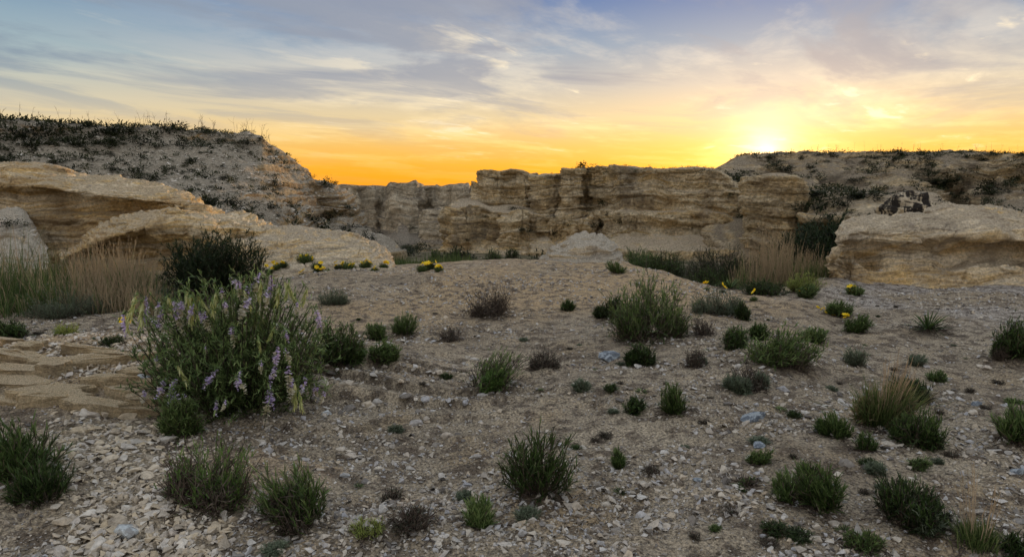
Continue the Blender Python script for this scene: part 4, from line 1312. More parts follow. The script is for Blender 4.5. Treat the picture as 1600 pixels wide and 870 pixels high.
PG = {k: None for k in ()}
base_pts, okp = ground_hit([p[0] for p in PLANTS], [p[1] for p in PLANTS])
for i, (px, py, wd, ht, kd, lb, ct) in enumerate(PLANTS):
    rng = np.random.default_rng(500 + i)
    B = base_pts[i]
    dist = B[1]
    R = wd * dist / F / 2 * (1.08 if wd < 100 else 0.95)
    Hh = ht * dist / F * (1.0 if ht > wd * 0.3 else 0.8)
    # height seen from above: take off what the width already covers
    tilt = math.atan2(1.6 - B[2], dist)
    Hh = max(0.5 * Hh, (ht * dist / F * 1.12 - 0.42 * R * math.sin(tilt)) / math.cos(tilt))
    S, L, mat = plant_meshes(kd, R, Hh, rng)
    if wd >= 40 and kd not in ('spread', 'stalks') and (px, py) not in ((840, 782), (1052, 647)):
        for q in range(int(rng.integers(2, 4))):
            k2 = kd if rng.uniform() < 0.55 else ('twig' if rng.uniform() < 0.6 else 'leafy')
            th_ = rng.uniform(0, 6.28)
            off = np.array([math.cos(th_) * R * rng.uniform(0.4, 0.85) * (1 if wd < 100 else 0.8), math.sin(th_) * R * rng.uniform(0.3, 0.7), 0.0])
            rs = rng.uniform(0.32, 0.55)
            S2, L2, m2 = plant_meshes(k2 if k2 != 'tuft' else 'leafy', R * rs, Hh * rng.uniform(0.35, 0.7), rng)
            for src, dst in ((S2, S), (L2, L)):
                if src.v:
                    vv, ff, tt = np.concatenate(src.v), np.concatenate(src.f), np.concatenate(src.t)
                    dst.add(vv + off, ff, tt)
    # every plant leans and spreads its own way
    shx, shy = rng.normal(0, 0.16 if px != 840 else 0.03, 2)
    ax_, ay_ = rng.uniform(0.85, 1.2), rng.uniform(0.75, 1.15)
    for Gx in (S, L):
        for v in Gx.v:
            v[:, 0] = v[:, 0] * ax_ + v[:, 2] * shx
            v[:, 1] = v[:, 1] * ay_ + v[:, 2] * shy
    nm = {'grass tussock': 'grass_tussock', 'dead shrub': 'dead_shrub'}.get(ct, ct)
    # the base seen in the photo is the near side of the clump
    u = unit(np.array([B[0], B[1]]))
    loc = B.copy()
    loc[:2] += u * R * 0.45
    loc[2] = float(H(loc[0], loc[1])) - 0.004
    e = link(nm, None, label=lb, cat=ct, loc=loc)
    smat = M_STRAW if kd in ('tuft', 'stalks') else M_TWIG
    sm_ = S.mesh("stems", [smat])
    if sm_:
        link("stems", sm_, e, kind='stuff')
    lm_ = L.mesh("foliage", [mat])
    if lm_:
        link("foliage", lm_, e, kind='stuff')
    for (fx, fy) in YELLOW_ON.get((px, py), []):
        p = at(np.float64(fx), np.float64(fy), loc[1] - 0.02) - loc
        add_flower(e, p, rng, s=1.9)
        st_ = Geo()
        P = np.linspace([p[0] * 0.4, p[1] * 0.3, 0.0], [p[0], p[1], p[2]], 4)[None]
        st_.add(*tubes(P, taper(P, 0.002, 0.0014), 0.8))
        link("flower_stalk", st_.mesh("flower_stalk", [M_GREEN]), e)
    if wd >= 34 and B[1] < 12:
        # dead twigs and leaf litter lying round the foot
        n = int(50 + 170 * min(1, R / 0.3))
        th_ = rng.uniform(0, 6.28, n)
        rr_ = R * np.abs(rng.normal(0, 0.62, n))
        c_ = np.stack([np.cos(th_) * rr_, np.sin(th_) * rr_], -1)
        a_ = rng.uniform(0, 6.28, n)
        l_ = rng.uniform(0.02, 0.11, n) * (0.6 + R)
        pts_ = []
        for q in (-1, 0, 1):
            xy = c_ + np.stack([np.cos(a_ + 0.25 * q), np.sin(a_ + 0.25 * q)], -1) * (q * l_ / 2)[:, None]
            z_ = H(xy[:, 0] + loc[0], xy[:, 1] + loc[1]) - loc[2] + 0.005 + 0.006 * (q == 0)
            pts_.append(np.concatenate([xy, z_[:, None]], 1))
        Pt = np.stack(pts_, 1)
        g_ = Geo()
        g_.add(*tubes(Pt, taper(Pt, 0.0028, 0.0016), rng.uniform(0.0, 0.7, n)))
        link("fallen_twigs", g_.mesh("fallen_twigs", [M_TWIG]), e, kind='stuff')

# ------------------------------------------------------------------ the big flowering bush
rng = np.random.default_rng(77)
(B,), _ = ground_hit([345], [640])
bd = B[1]
BR = 330 * bd / F / 2
bush = link("flowering_shrub", None, label="large dark green bush with lilac and pale green hanging flower spikes", cat='flowering shrub', loc=(B[0], B[1] + 0.25, float(H(B[0], B[1] + 0.25)) - 0.01))
BO = np.array(bush.location)
BHt = 232 * bd / F
S, L = Geo(), Geo()
P = stem_paths(330, BR * 0.98, BHt * 0.92, rng, k=6, base_r=0.12, curve=0.45, minh=0.35, wob=0.02)
S.add(*tubes(P, taper(P, 0.006, 0.002), rng.uniform(0, 0.8, len(P))))
T = twigs_from(P, 7, 0.17, rng, k=3, spread=0.6, start=0.25)
S.add(*tubes(T, taper(T, 0.0022, 0.001), rng.uniform(0, 0.8, len(T))))
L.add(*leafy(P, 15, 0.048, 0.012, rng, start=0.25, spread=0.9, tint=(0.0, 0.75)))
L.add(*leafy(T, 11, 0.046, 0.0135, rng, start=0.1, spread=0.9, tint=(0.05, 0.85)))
link("stems", S.mesh("stems", [M_TWIG]), bush, kind='stuff')
link("foliage", L.mesh("foliage", [M_BUSH]), bush, kind='stuff')


def raceme(kind, rng, L_=0.17):
    """a hanging flower spike about L_ long, apex at origin going down (-z)"""
    g = Geo()
    n = {'lilac': 60, 'fade': 60, 'pod': 46}[kind]
    q = np.sort(rng.uniform(0, 1, n))
    th = rng.uniform(0, 6.28, n)
    axis = np.stack([0.12 * L_ * np.sin(q * 2), 0 * q, -q * L_], -1)
    stem = np.stack([0.12 * L_ * np.sin(np.linspace(0, 1, 5) * 2), np.zeros(5), -np.linspace(0, 1, 5) * L_ * 1.15], -1)[None]
    g.add(*tubes(stem, taper(stem, 0.0033, 0.0018), 0.1))
    mid = np.full((4 * 3), 0)
    if kind == 'pod':
        d = unit(np.stack([np.cos(th) * 0.45, np.sin(th) * 0.45, -np.ones(n)], -1))
        v, f, t = strips(axis, d, 0.05 * rng.uniform(0.7, 1.2, n), 0.012, 0.2, rng.uniform(0.2, 1, n), rng, 3, tipw=0.3)
        g.add(v, f, t)
        m = np.full(len(f), 1)
        allm = np.concatenate([mid, m])
        return mesh_np("flower_spike", np.concatenate(g.v), np.concatenate(g.f), [M_GREEN, M_POD], {'tint': np.concatenate(g.t)}, False, allm)
    d = unit(np.stack([np.cos(th), np.sin(th), -0.5 + 0 * th], -1) + rng.normal(0, 0.2, (n, 3)))
    wq = 0.5 + 0.5 * np.sin(math.pi * np.clip(q * 1.1, 0, 1))
    v, f, t = strips(axis, d, 0.030 * wq * rng.uniform(0.8, 1.2, n), 0.019 * wq, -0.2, rng.uniform(0.1, 1, n), rng, 3, tipw=0.7)
    g.add(v, f, t)
    cut = 0.9 if kind == 'lilac' else 0.45
    fm = np.repeat(np.where(rng.uniform(0, 1, n) < (cut if kind == 'lilac' else 0.35), 2, 3), 3)
    if kind == 'fade':
        fm = np.repeat(np.where(q < 0.35, 2, 3), 3)
    allm = np.concatenate([mid, fm])
    return mesh_np("flower_spike", np.concatenate(g.v), np.concatenate(g.f), [M_GREEN, M_POD, M_LILAC, M_CREAMP], {'tint': np.concatenate(g.t)}, False, allm)


SPIKES = {k: [raceme(k, np.random.default_rng(200 + j)) for j in range(3)] for k in ('lilac', 'fade', 'pod')}
# px, py of the top of each spike in the photo, kind, length factor
spk = [(192, 490, 'lilac', 1.0), (200, 488, 'pod', .9), (212, 462, 'pod', 1.1), (222, 470, 'pod', 1.2), (232, 478, 'lilac', 1.0), (238, 500, 'fade', 1.0), (248, 470, 'fade', .8), (254, 478, 'lilac', .7), (262, 464, 'pod', 1.1),
       (270, 470, 'lilac', .6), (272, 480, 'fade', 1.2), (284, 470, 'fade', .9), (291, 452, 'pod', 1.5), (298, 462, 'pod', 1.1), (308, 462, 'pod', 1.0), (318, 486, 'fade', .9), (312, 484, 'lilac', .6), (338, 455, 'pod', .9), (346, 448, 'fade', .7),
       (359, 434, 'lilac', .9), (372, 438, 'pod', 1.1), (388, 446, 'fade', 1.0), (392, 464, 'fade', 1.2), (405, 426, 'fade', 1.0), (408, 440, 'pod', .9), (424, 430, 'lilac', .9), (444, 440, 'pod', 1.2), (436, 445, 'pod', .9), (452, 440, 'pod', .8), (480, 450, 'pod', .9),
       (492, 482, 'lilac', .9), (500, 500, 'lilac', .5), (362, 508, 'fade', .9), (404, 528, 'pod', .6), (430, 508, 'pod', .7), (444, 512, 'pod', .8), (434, 540, 'lilac', .9), (430, 572, 'lilac', .8), (408, 562, 'fade', .6), (444, 542, 'fade', .8), (420, 602, 'lilac', .9),
       (422, 612, 'fade', 1.1), (450, 570, 'fade', 1.0), (456, 590, 'fade', 1.0), (460, 596, 'pod', 1.2), (478, 588, 'pod', 1.0), (466, 610, 'pod', .9), (340, 576, 'lilac', .9), (376, 578, 'lilac', .8), (370, 590, 'fade', .7), (338, 624, 'lilac', .6), (354, 624, 'fade', .5),
       (258, 590, 'lilac', .9), (268, 606, 'lilac', .9), (276, 570, 'pod', 1.0), (276, 592, 'pod', .9), (272, 612, 'fade', .9), (286, 614, 'fade', .5), (498, 600, 'fade', .8), (492, 596, 'lilac', .6), (508, 610, 'fade', .7), (244, 556, 'fade', .6), (320, 540, 'fade', .4), (226, 610, 'fade', .7),
       (302, 474, 'lilac', .7), (228, 462, 'pod', .8), (380, 452, 'pod', .9), (396, 440, 'lilac', .6), (416, 452, 'fade', .8), (330, 470, 'pod', .7), (466, 470, 'pod', .8), (350, 470, 'fade', .7)]
STK = []
for j, (px, py, kd, ln) in enumerate(spk):
    if kd == 'pod':
        ln *= 0.8
        if j % 5 == 0:
            kd = 'lilac' if j % 2 else 'fade'
    # each spike hangs on the outside of the dome, nearer for those seen lower down
    x = (px - 345) / 155.0
    low = np.clip((py - 430) / 200.0, 0, 1)
    yoff = -BR * 0.95 * math.sqrt(max(0.05, 1 - min(1, x * x))) * (0.35 + 0.65 * low) * (1.05 + 0.12 * rng.uniform())
    p = at(np.float64(px), np.float64(py), BO[1] + yoff) - BO
    o = link("flower_spike", SPIKES[kd][j % 3], bush)
    o.location = p
    STK.append(np.array([[p[0] * 0.55, p[1] * 0.3, p[2] * 0.45], [p[0] * 0.82, p[1] * 0.7, p[2] * 0.85], [p[0] * 0.97, p[1] * 0.97, p[2] * 1.03], p]))
    s_ = ln * 1.05
    o.scale = (s_, s_, s_)
    o.rotation_euler = (rng.uniform(-0.4, 0.4), rng.uniform(-0.6, 0.6), rng.uniform(0, 6.28))

STK = np.array(STK)
g = Geo()
g.add(*tubes(STK, taper(STK, 0.004, 0.002), rng.uniform(0.1, 0.8, len(STK))))
T = twigs_from(STK, 4, 0.10, rng, k=3, spread=0.5)
link("flower_stalks", g.mesh("flower_stalks", [M_BUSH]), bush, kind='stuff')
L = Geo()
L.add(*leafy(STK, 10, 0.04, 0.011, rng, start=0.05, spread=0.9, tint=(0.2, 1.0)))
L.add(*leafy(T, 4, 0.04, 0.011, rng, start=0.05, spread=0.9, tint=(0.2, 1.0)))
link("upper_foliage", L.mesh("upper_foliage", [M_BUSH]), bush, kind='stuff')

# ------------------------------------------------------------------ tall grass, thickets and big dark shrubs behind the crest
def grass_field(name, n, sampler, hgt, width, tintf, label, cat, rng, mat=M_TALLGRASS, lean=0.16, seeds=0.0):
    xy, hh, tt = sampler(n, rng)
    b = np.stack([xy[:, 0], xy[:, 1], H(xy[:, 0], xy[:, 1]) - 0.03], -1)
    d = unit(np.stack([rng.normal(0, lean, n), rng.normal(0, lean, n), np.ones(n)], -1))
    g = Geo()
    g.add(*strips(b, d, hh * rng.uniform(0.6, 1.1, n), width * rng.uniform(0.7, 1.3, n), np.abs(rng.normal(0, 0.28, n)), tt, rng, 3))
    if seeds:
        k_ = np.nonzero(tt > 0.55)[0][::3]
        P_ = np.stack([b[k_] + d[k_] * (hh[k_] * q_)[:, None] for q_ in (0.0, 0.5, 1.0)], 1)
        g.add(*tubes(P_, taper(P_, width * 0.3, width * 0.15), 0.85))
        g.add(*leafy(P_, 7, width * 5, width * 0.8, rng, start=0.82, spread=0.45, tint=(0.8, 1.0)))
    return link(name, g.mesh(name, [mat]), label=label, cat=cat, kind='stuff')


def box_px(x0, x1, d0, d1):
    def s(n, rng):
        px = rng.uniform(x0, x1, n)
        d = rng.uniform(d0, d1, n)
        return np.stack([(px - 800) / F * d / (CP), d], -1), px, d
    return s


def sm_left(n, rng):
    nc = 420
    cxy, cpx, cdd = box_px(-260, 262, 8.0, 11.7)(nc, rng)
    ci = rng.integers(0, nc, n)
    xy = cxy[ci] + rng.normal(0, 0.085, (n, 2))
    d = xy[:, 1]
    px = 800 + F * CP * xy[:, 0] / d
    cl = rng.normal(0, 0.6, nc)[ci]
    tanb = smooth(px, 85, 140) * (1 - smooth(px, 215, 250))
    green = 1 - tanb
    # stand height follows the photo: about 370 at the left rising to 355 and 375 in the tan stand
    topy = np.interp(px, [-260, 0, 60, 110, 150, 200, 235, 262], [352, 356, 362, 386, 366, 376, 400, 430])
    p = at(px, topy + 8, d)
    gz = H(xy[:, 0], xy[:, 1])
    hh = np.clip(p[:, 2] - gz, 0.12, 1.3) * (0.5 + 0.62 * rng.uniform(0, 1, n) ** 1.3) * (1.0 + 0.2 * cl) * (0.5 + 0.5 * smooth(d, 8.0, 9.3))
    tt = np.clip(np.where(rng.uniform(0, 1, n) < 0.10 + 0.72 * tanb, rng.uniform(0.6, 1.0, n), rng.uniform(0.0, 0.42, n)) + 0.06 * cl, 0, 1)
    return xy, hh, tt


grass_field("tall_grass", 17000, sm_left, 0.8, 0.0085, None, "tall green and tan grass standing below the left ochre ledges", 'tall grass', np.random.default_rng(31), lean=0.24, seeds=1)


def sm_right(n, rng):
    xy, px, d = box_px(1140, 1310, 11.6, 15.5)(n, rng)
    tanb = smooth(px, 1155, 1180) * (1 - smooth(px, 1225, 1260))
    topy = np.interp(px, [1130, 1160, 1185, 1205, 1225, 1250, 1300, 1330], [418, 392, 382, 366, 372, 392, 404, 420])
    p = at(px, topy + 2, d)
    gz = H(xy[:, 0], xy[:, 1])
    hh = np.clip(p[:, 2] - gz, 0.15, 2.4) * (0.5 + 0.6 * rng.uniform(0, 1, n)) * (1 + 0.25 * vnoise(np.stack([xy[:, 0] / 0.22, xy[:, 1] / 0.22, 0 * px], -1), 77))
    tt = np.where(rng.uniform(0, 1, n) < 0.35 + 0.5 * tanb, rng.uniform(0.55, 0.95, n), rng.uniform(0.1, 0.5, n))
    return xy, hh, tt


grass_field("tall_grass", 6500, sm_right, 1, 0.009, None, "tall tan grass between the dark thicket and the big right outcrop", 'tall grass', np.random.default_rng(32), lean=0.13, seeds=1)


def sm_reed(n, rng):
    xy, px, d = box_px(600, 752, 41, 49)(n, rng)
    topy = np.interp(px, [600, 615, 660, 700, 730, 752], [396, 390, 392, 384, 388, 400])
    hh = np.clip(at(px, topy + 4, d)[:, 2] - H(xy[:, 0], xy[:, 1]), 0.3, 4) * rng.uniform(0.7, 1.05, n)
    return xy, hh, np.clip(rng.normal(0.25, 0.15, n), 0, 0.6)


grass_field("reeds", 5000, sm_reed, 1, 0.05, None, "dark green reeds on the canyon floor behind the crest", 'reeds', np.random.default_rng(33), lean=0.08)


def sm_reed2(n, rng):
    xy, px, d = box_px(735, 860, 44, 60)(n, rng)
    hh = rng.uniform(0.4, 1.0, n)
    return xy, hh, np.clip(rng.normal(0.6, 0.2, n), 0, 1)


grass_field("dry_grass", 3000, sm_reed2, 1, 0.05, None, "low dry grass on the canyon floor right of the reeds", 'dry grass', np.random.default_rng(34), lean=0.15)


def bushy(R, Hh, rng, nstem=60, twig=6, per=16, ll=0.06, lw=0.012, leafmat=M_DARK, minh=0.5, tlen=0.3, stem_r=0.01):
    S, L = Geo(), Geo()
    P = stem_paths(nstem, R, Hh * 0.95, rng, k=6, base_r=0.25, curve=0.35, minh=minh, wob=0.03)
    S.add(*tubes(P, taper(P, stem_r, stem_r * 0.25), rng.uniform(0, 0.7, nstem)))
    T = twigs_from(P, twig, tlen * R, rng, k=3, spread=0.7)
    S.add(*tubes(T, taper(T, stem_r * 0.3, stem_r * 0.12), rng.uniform(0, 0.7, len(T))))
    if per:
        L.add(*leafy(T, per, ll, lw, rng, start=0.1, spread=1.0, tint=(0.0, 1.0)))
        L.add(*leafy(P, per, ll, lw, rng, start=0.3, spread=1.0, tint=(0.0, 0.8)))
    return S, L, leafmat


BIG = [
    # px centre, depth, top py, half width px, stems, per, material, name, label, category
    (336, 9.9, 368, 66, 110, 20, M_DARK, 0.06, "shrub", "big dark green shrub in front of the domed ochre rock", 'shrub'),
    (1287, 27, 344, 56, 170, 13, M_DARK, 0.19, "juniper", "tall dark evergreen shrub against the left side of the right outcrop", 'evergreen shrub'),
    (1247, 26, 358, 50, 140, 12, M_DARK, 0.19, "juniper", "lower dark evergreen shrub left of the tall one, behind the tan grass", 'evergreen shrub'),
    (1120, 13.2, 384, 46, 120, 7, M_DARK, 0.05, "shrub", "dark bare-twigged thicket behind the crest, the widest one", 'shrub'),
    (1158, 12.6, 394, 34, 90, 7, M_DARK, 0.05, "shrub", "dark bare-twigged shrub between the thicket and the tan grass", 'shrub'),
    (1085, 14.5, 405, 30, 50, 7, M_SAGE, 0.04, "shrub", "grey-green bushy shrub left of the widest dark thicket", 'shrub'),
    (1000, 16, 386, 30, 60, 12, M_GREEN, 0.05, "shrub", "dark green shrub peeping over the crest right of the rock knob", 'shrub'),
    (1035, 14.5, 394, 28, 60, 10, M_GREEN, 0.05, "shrub", "green shrub on the crest slope in front of the main cliff", 'shrub'),
    (1055, 24, 388, 18, 50, 12, M_GREEN, 0.07, "shrub", "small green shrub below the foot of the main cliff", 'shrub'),
    (1110, 12.4, 424, 30, 46, 12, M_GREEN, 0.04, "shrub", "green bushy shrub spilling over the crest before the thicket", 'shrub'),
    (1200, 12.8, 436, 36, 50, 12, M_DARK, 0.04, "shrub", "low dark shrub under the tan grass on the right", 'shrub'),
    (1272, 12.4, 424, 26, 46, 14, M_GREEN, 0.04, "shrub", "round green shrub at the foot of the right outcrop's left nose", 'shrub'),
    (772, 66, 388, 16, 50, 10, M_GREEN, 0.16, "shrub", "green shrub on the canyon floor before the lower cliff", 'shrub'),
    (800, 60, 386, 12, 40, 10, M_GREEN, 0.16, "shrub", "smaller green shrub beside it on the canyon floor", 'shrub'),
    (708, 52, 383, 12, 40, 10, M_GREEN, 0.16, "shrub", "green shrub rising above the right end of the reeds", 'shrub'),
    (680, 50, 385, 10, 40, 10, M_GREEN, 0.16, "shrub", "green shrub rising above the middle of the reeds", 'shrub'),
]
for j, (px, d, ty, hw, ns, per, mt, ll, nm, lb, ct) in enumerate(BIG):
    rng = np.random.default_rng(700 + j)
    x = (px - 800) / F * d / CP
    gz = float(H(np.float64(x), np.float64(d)))
    top = at(np.float64(px), np.float64(ty), d)
    Hh = top[2] - gz
    R = hw * d / F * 1.2
    Hh *= 1.08
    S, L, mat = bushy(R, Hh, rng, int(ns * 1.6), 8, per, ll, ll * 0.24, mt, tlen=0.35, stem_r=0.006 * max(1, d / 10), minh=0.6)
    e = link(nm, None, label=lb, cat=ct, loc=(x, d, gz - 0.02))
    link("stems", S.mesh("stems", [M_TWIG]), e, kind='stuff')
    if per:
        link("foliage", L.mesh("foliage", [mat]), e, kind='stuff')

# ------------------------------------------------------------------ yellow flower plants on the rubble bank at the left of the crest
rng = np.random.default_rng(88)
yl = [(478, 404, 4, 20), (432, 414, 3, 12), (443, 411, 3, 12), (496, 414, 2, 14), (512, 424, 2, 14), (528, 414, 2, 10), (545, 416, 6, 18), (572, 412, 5, 16), (585, 420, 2, 12), (600, 414, 2, 12), (497, 421, 3, 12), (472, 428, 2, 10), (660, 416, 3, 14), (672, 413, 4, 16), (686, 416, 3, 12), (196, 508, 2, 12), (1104, 446, 2, 8), (1130, 450, 2, 8), (1335, 452, 4, 22), (1178, 462, 1, 10), (420, 420, 2, 10)]
yb, _ = ground_hit([a[0] for a in yl], [a[1] + 8 for a in yl])
SMALL = {}
for kd in ('blade', 'grey', 'leafy', 'twig', 'spread'):
    for v in range(3):
        r_ = np.random.default_rng(900 + v + 10 * len(kd))
        S, L, mat = plant_meshes(kd, 0.09, 0.09, r_)
        SMALL[(kd, v)] = (S.mesh("stems", [M_TWIG]), L.mesh("foliage", [mat]))
for j, (px, py, nf, w_) in enumerate(yl):
    B = yb[j].copy()
    on_rock = 400 < px < 612
    if on_rock:
        G, _n = SURF['outC']
        gx, gy = proj(G)
        dd = (gx - px) ** 2 + (gy - (py + 6)) ** 2 + 40 * np.maximum(0, G[..., 1] - 13.4)
        k = np.unravel_index(np.argmin(dd), dd.shape)
        if dd[k] < 60:
            B = G[k].copy()
    s_ = w_ * B[1] / F / 0.14
    e = link("yellow_flower_plant", None, label=("%s plant with yellow flowers below the low flat rock, %s of the row" % ("bushy" if nf > 3 else "sparse", "left end" if px < 450 else ("middle" if px < 520 else "right end")) if on_rock else
             {660: "yellow flower plant on the crest before the reeds", 672: "yellow flower plant on the crest before the reeds", 686: "yellow flower plant on the crest before the reeds", 196: "small plant with a yellow flower beside the tan grass, at the left",
              1335: "yellow flower plant at the left foot of the big right outcrop"}.get(px, "small yellow flower at the foot of the dark thicket on the crest")),
             cat='flower', loc=B, group="yellow flowers along the crest")
    sm_, lm_ = SMALL[('leafy', j % 3)]
    a = link("stems", sm_, e, kind='stuff')
    b = link("foliage", lm_, e, kind='stuff')
    a.scale = b.scale = (s_, s_, s_)
    for q in range(nf):
        add_flower(e, (rng.uniform(-1, 1) * w_ * B[1] / F * 0.6, rng.uniform(-0.05, 0.03), rng.uniform(0.05, 0.15)), rng, s=3.4)

# ------------------------------------------------------------------ tiny sprigs dotted over the foreground
rng = np.random.default_rng(91)
sp = []
fixed = [(818, 532), (890, 545), (930, 578), (1020, 470), (1060, 470), (905, 540), (970, 600), (1002, 612), (955, 610), (1040, 600), (1300, 610), (1312, 600), (1220, 640), (1240, 650), (1378, 700), (1465, 722), (1485, 712), (1510, 560), (1585, 630), (1540, 640), (1375, 762), (1350, 770), (1290, 740),
         (1210, 830), (1200, 850), (1185, 690), (1240, 715), (330, 500), (560, 500), (680, 490), (150, 530), (60, 522), (1180, 480), (1200, 500), (1400, 480), (1490, 540), (1560, 600), (1350, 540), (700, 590), (660, 600), (430, 860), (250, 860), (560, 760), (900, 700), (930, 690), (1070, 700), (1100, 660), (1320, 830), (1250, 840), (1140, 800)]
sp = fixed + [(rng.uniform(520, 1590), rng.uniform(470, 840)) for _ in range(26)]


def zone(q):
    x, y = q
    u = "at the left" if x < 480 else ("between the flowering bush and the centre shrub" if x < 760 else ("around the bottom centre clump" if x < 1000 else ("near the bright green clump" if x < 1200 else "on the right slope")))
    v = "near the crest" if y < 540 else ("halfway down" if y < 680 else "near the camera")
    return u + ", " + v


pts, ok = ground_hit([a[0] for a in sp], [a[1] for a in sp])
for j, (p, k_) in enumerate(zip(pts, ok)):
    if not k_ or p[1] > 13:
        continue
    kd = ['grey', 'twig', 'spread', 'leafy', 'twig'][j % 5]
    sm_, lm_ = SMALL[(kd, j % 3)]
    s_ = rng.uniform(0.3, 0.75)
    e = link("sprig", None, label="tiny %s sprig, %s" % ({"grey": "grey-green", "leafy": "dark green", "twig": "dry brown", "spread": "flat green"}[kd], zone(sp[j])), cat='small plant', group="tiny sprigs scattered over the slope", loc=p, rotz=rng.uniform(0, 6.28))
    e.scale = (s_, s_, s_ * rng.uniform(0.4, 0.85))
    link("stems", sm_, e, kind='stuff')
    if lm_:
        link("foliage", lm_, e, kind='stuff')

# ------------------------------------------------------------------ stones
def stone_material(name, stops, lichen=None):
    m = bpy.data.materials.new(name)
    m.use_nodes = True
    t = NT(m.node_tree)
    bs = t.n['Principled BSDF']
    geo = t.new('ShaderNodeNewGeometry')
    oi = t.new('ShaderNodeObjectInfo').outputs['Random']
    a = t.new('ShaderNodeAttribute', attribute_name='tint').outputs['Fac']
    f = t.math('FRACT', t.math('ADD', a, oi))
    c = t.ramp(f, stops)
    n = t.noise(geo.outputs['Position'], 45, 6, 0.7)
    c = t.mix(1.0, c, t.ramp(n, [(0.3, 0.6), (0.5, 1.0), (0.7, 1.3)]), 'MULTIPLY')
    if lichen:
        c = t.mix(t.rng(t.noise(geo.outputs['Position'], 26, 5, 0.7), 0.48, 0.56), c, lichen)
    t.put(bs.inputs['Base Color'], c)
    bs.inputs['Roughness'].default_value = 0.9
    bs.inputs['Specular IOR Level'].default_value = 0.15
    bp = t.new('ShaderNodeBump')
    bp.inputs['Strength'].default_value = 0.8
    bp.inputs['Distance'].default_value = 0.01
    t.put(bp.inputs['Height'], n)
    t.l.new(bp.outputs[0], bs.inputs['Normal'])
    return m


ST = [(0.0, (0.44, 0.39, 0.33)), (0.15, (0.52, 0.47, 0.40)), (0.3, (0.17, 0.155, 0.145)), (0.45, (0.56, 0.53, 0.49)), (0.6, (0.34, 0.34, 0.36)), (0.75, (0.50, 0.42, 0.32)), (0.84, (0.12, 0.11, 0.105)), (1.0, (0.44, 0.39, 0.33))]
M_STONE = stone_material("stone_grey_tan", ST)
M_TANSTONE = stone_material("stone_tan", [(0, (0.46, 0.38, 0.27)), (0.25, (0.58, 0.50, 0.39)), (0.45, (0.34, 0.29, 0.23)), (0.6, (0.60, 0.56, 0.50)), (0.8, (0.44, 0.40, 0.36)), (1, (0.46, 0.38, 0.27))])
M_PALESTONE = stone_material("stone_pale", [(0, (0.52, 0.48, 0.42)), (0.3, (0.62, 0.58, 0.52)), (0.6, (0.42, 0.37, 0.30)), (0.8, (0.56, 0.50, 0.41)), (1, (0.52, 0.48, 0.42))])
M_BLUESTONE = stone_material("stone_blue_grey", [(0, (0.11, 0.13, 0.16)), (1, (0.15, 0.17, 0.20))], lichen=(0.30, 0.34, 0.38))
M_PALEBLUE = stone_material("stone_pale_blue", [(0, (0.44, 0.48, 0.50)), (1, (0.50, 0.54, 0.56))], lichen=(0.30, 0.30, 0.30))


def stone_geo(rng, flat=0.4, n=18):
    """an irregular broken stone: convex hull of random points, roughly unit radius"""
    import bmesh
    bm = bmesh.new()
    for _ in range(n):
        v = rng.normal(0, 1, 3)
        v /= np.linalg.norm(v)
        v *= rng.uniform(0.8, 1.0)
        v[0] *= rng.uniform(0.8, 1.25)
        v[2] = np.clip(v[2], -0.75, 0.75) * flat / 0.75
        bm.verts.new(v)
    bmesh.ops.convex_hull(bm, input=bm.verts)
    for v in [v for v in bm.verts if not v.link_faces]:
        bm.verts.remove(v)
    bmesh.ops.triangulate(bm, faces=bm.faces)
    bm.verts.index_update()
    V = np.array([v.co[:] for v in bm.verts])
    Fc = np.array([[v.index for v in f.verts] for f in bm.faces])
    bm.free()
    return V, Fc


def stone_mesh(seed, flat, mat, n=20, name="stone"):
    rng = np.random.default_rng(seed)
    V, Fc = stone_geo(rng, flat, n)
    return mesh_np(name, V, Fc, [mat], {'tint': np.full(len(V), rng.uniform())}, False)


STG = [stone_mesh(1000 + k, 0.32 + 0.05 * (k % 4), M_STONE) for k in range(10)]
STT = [stone_mesh(1100 + k, 0.24 + 0.05 * (k % 4), M_TANSTONE) for k in range(10)]


def put_stone(me, p, s, rng, label, group=None, cat='stone', sink=0.12, sx=1.0):
    o = link("stone", me, label=label, cat=cat, group=group, loc=p)
    o.scale = (s * sx, s * rng.uniform(0.7, 1.0), s * rng.uniform(0.8, 1.2))
    o.rotation_euler = (rng.uniform(-0.3, 0.3), rng.uniform(-0.3, 0.3), rng.uniform(0, 6.28))
    o.location.z += s * 0.12
    return o


rng = np.random.default_rng(5)
named = [(952, 560, 19, M_BLUESTONE, "dark blue-grey lichened stone below the biggest dark shrub"),
         (1176, 655, 22, M_BLUESTONE, "blue-grey lichened stone on bare gravel, right of the bright green clump"),
         (201, 832, 22, M_PALEBLUE, "pale blue-white stone among the rubble at the bottom left"),
         (168, 647, 17, M_TANSTONE, "oblong tan stone at the top of the left rubble"),
         (320, 668 + 160, 0, M_STONE, None),
         (571, 634, 12, M_STONE, "grey block in the middle of the wavy ledges right of the flowering bush"),
         (510, 648, 11, M_PALEBLUE, "pale stone just below the right side of the flowering bush"),
         (1186, 697, 14, M_BLUESTONE, "dark stone with twigs behind the few-leaved plant"),
         (1172, 716, 9, M_STONE, "small grey stone above the few-leaved plant"),
         (1590, 738, 13, M_BLUESTONE, "blue-grey stone at the right edge below the green clump"),
         (1524, 632, 10, M_BLUESTONE, "small blue-grey stone left of the right edge clump"),
         (540, 835, 0, M_STONE, None),
         (540, 744, 9, M_PALEBLUE, "pale flake lying right of the lower left clump"),
         (225, 590, 12, M_PALEBLUE, "pale flake at the right end of the layered ochre ledge"),
         (1090, 750, 9, M_BLUESTONE, "small grey-blue stone on the gravel beyond the thin sprig")]
npt, _ = ground_hit([a[0] for a in named], [a[1] for a in named])
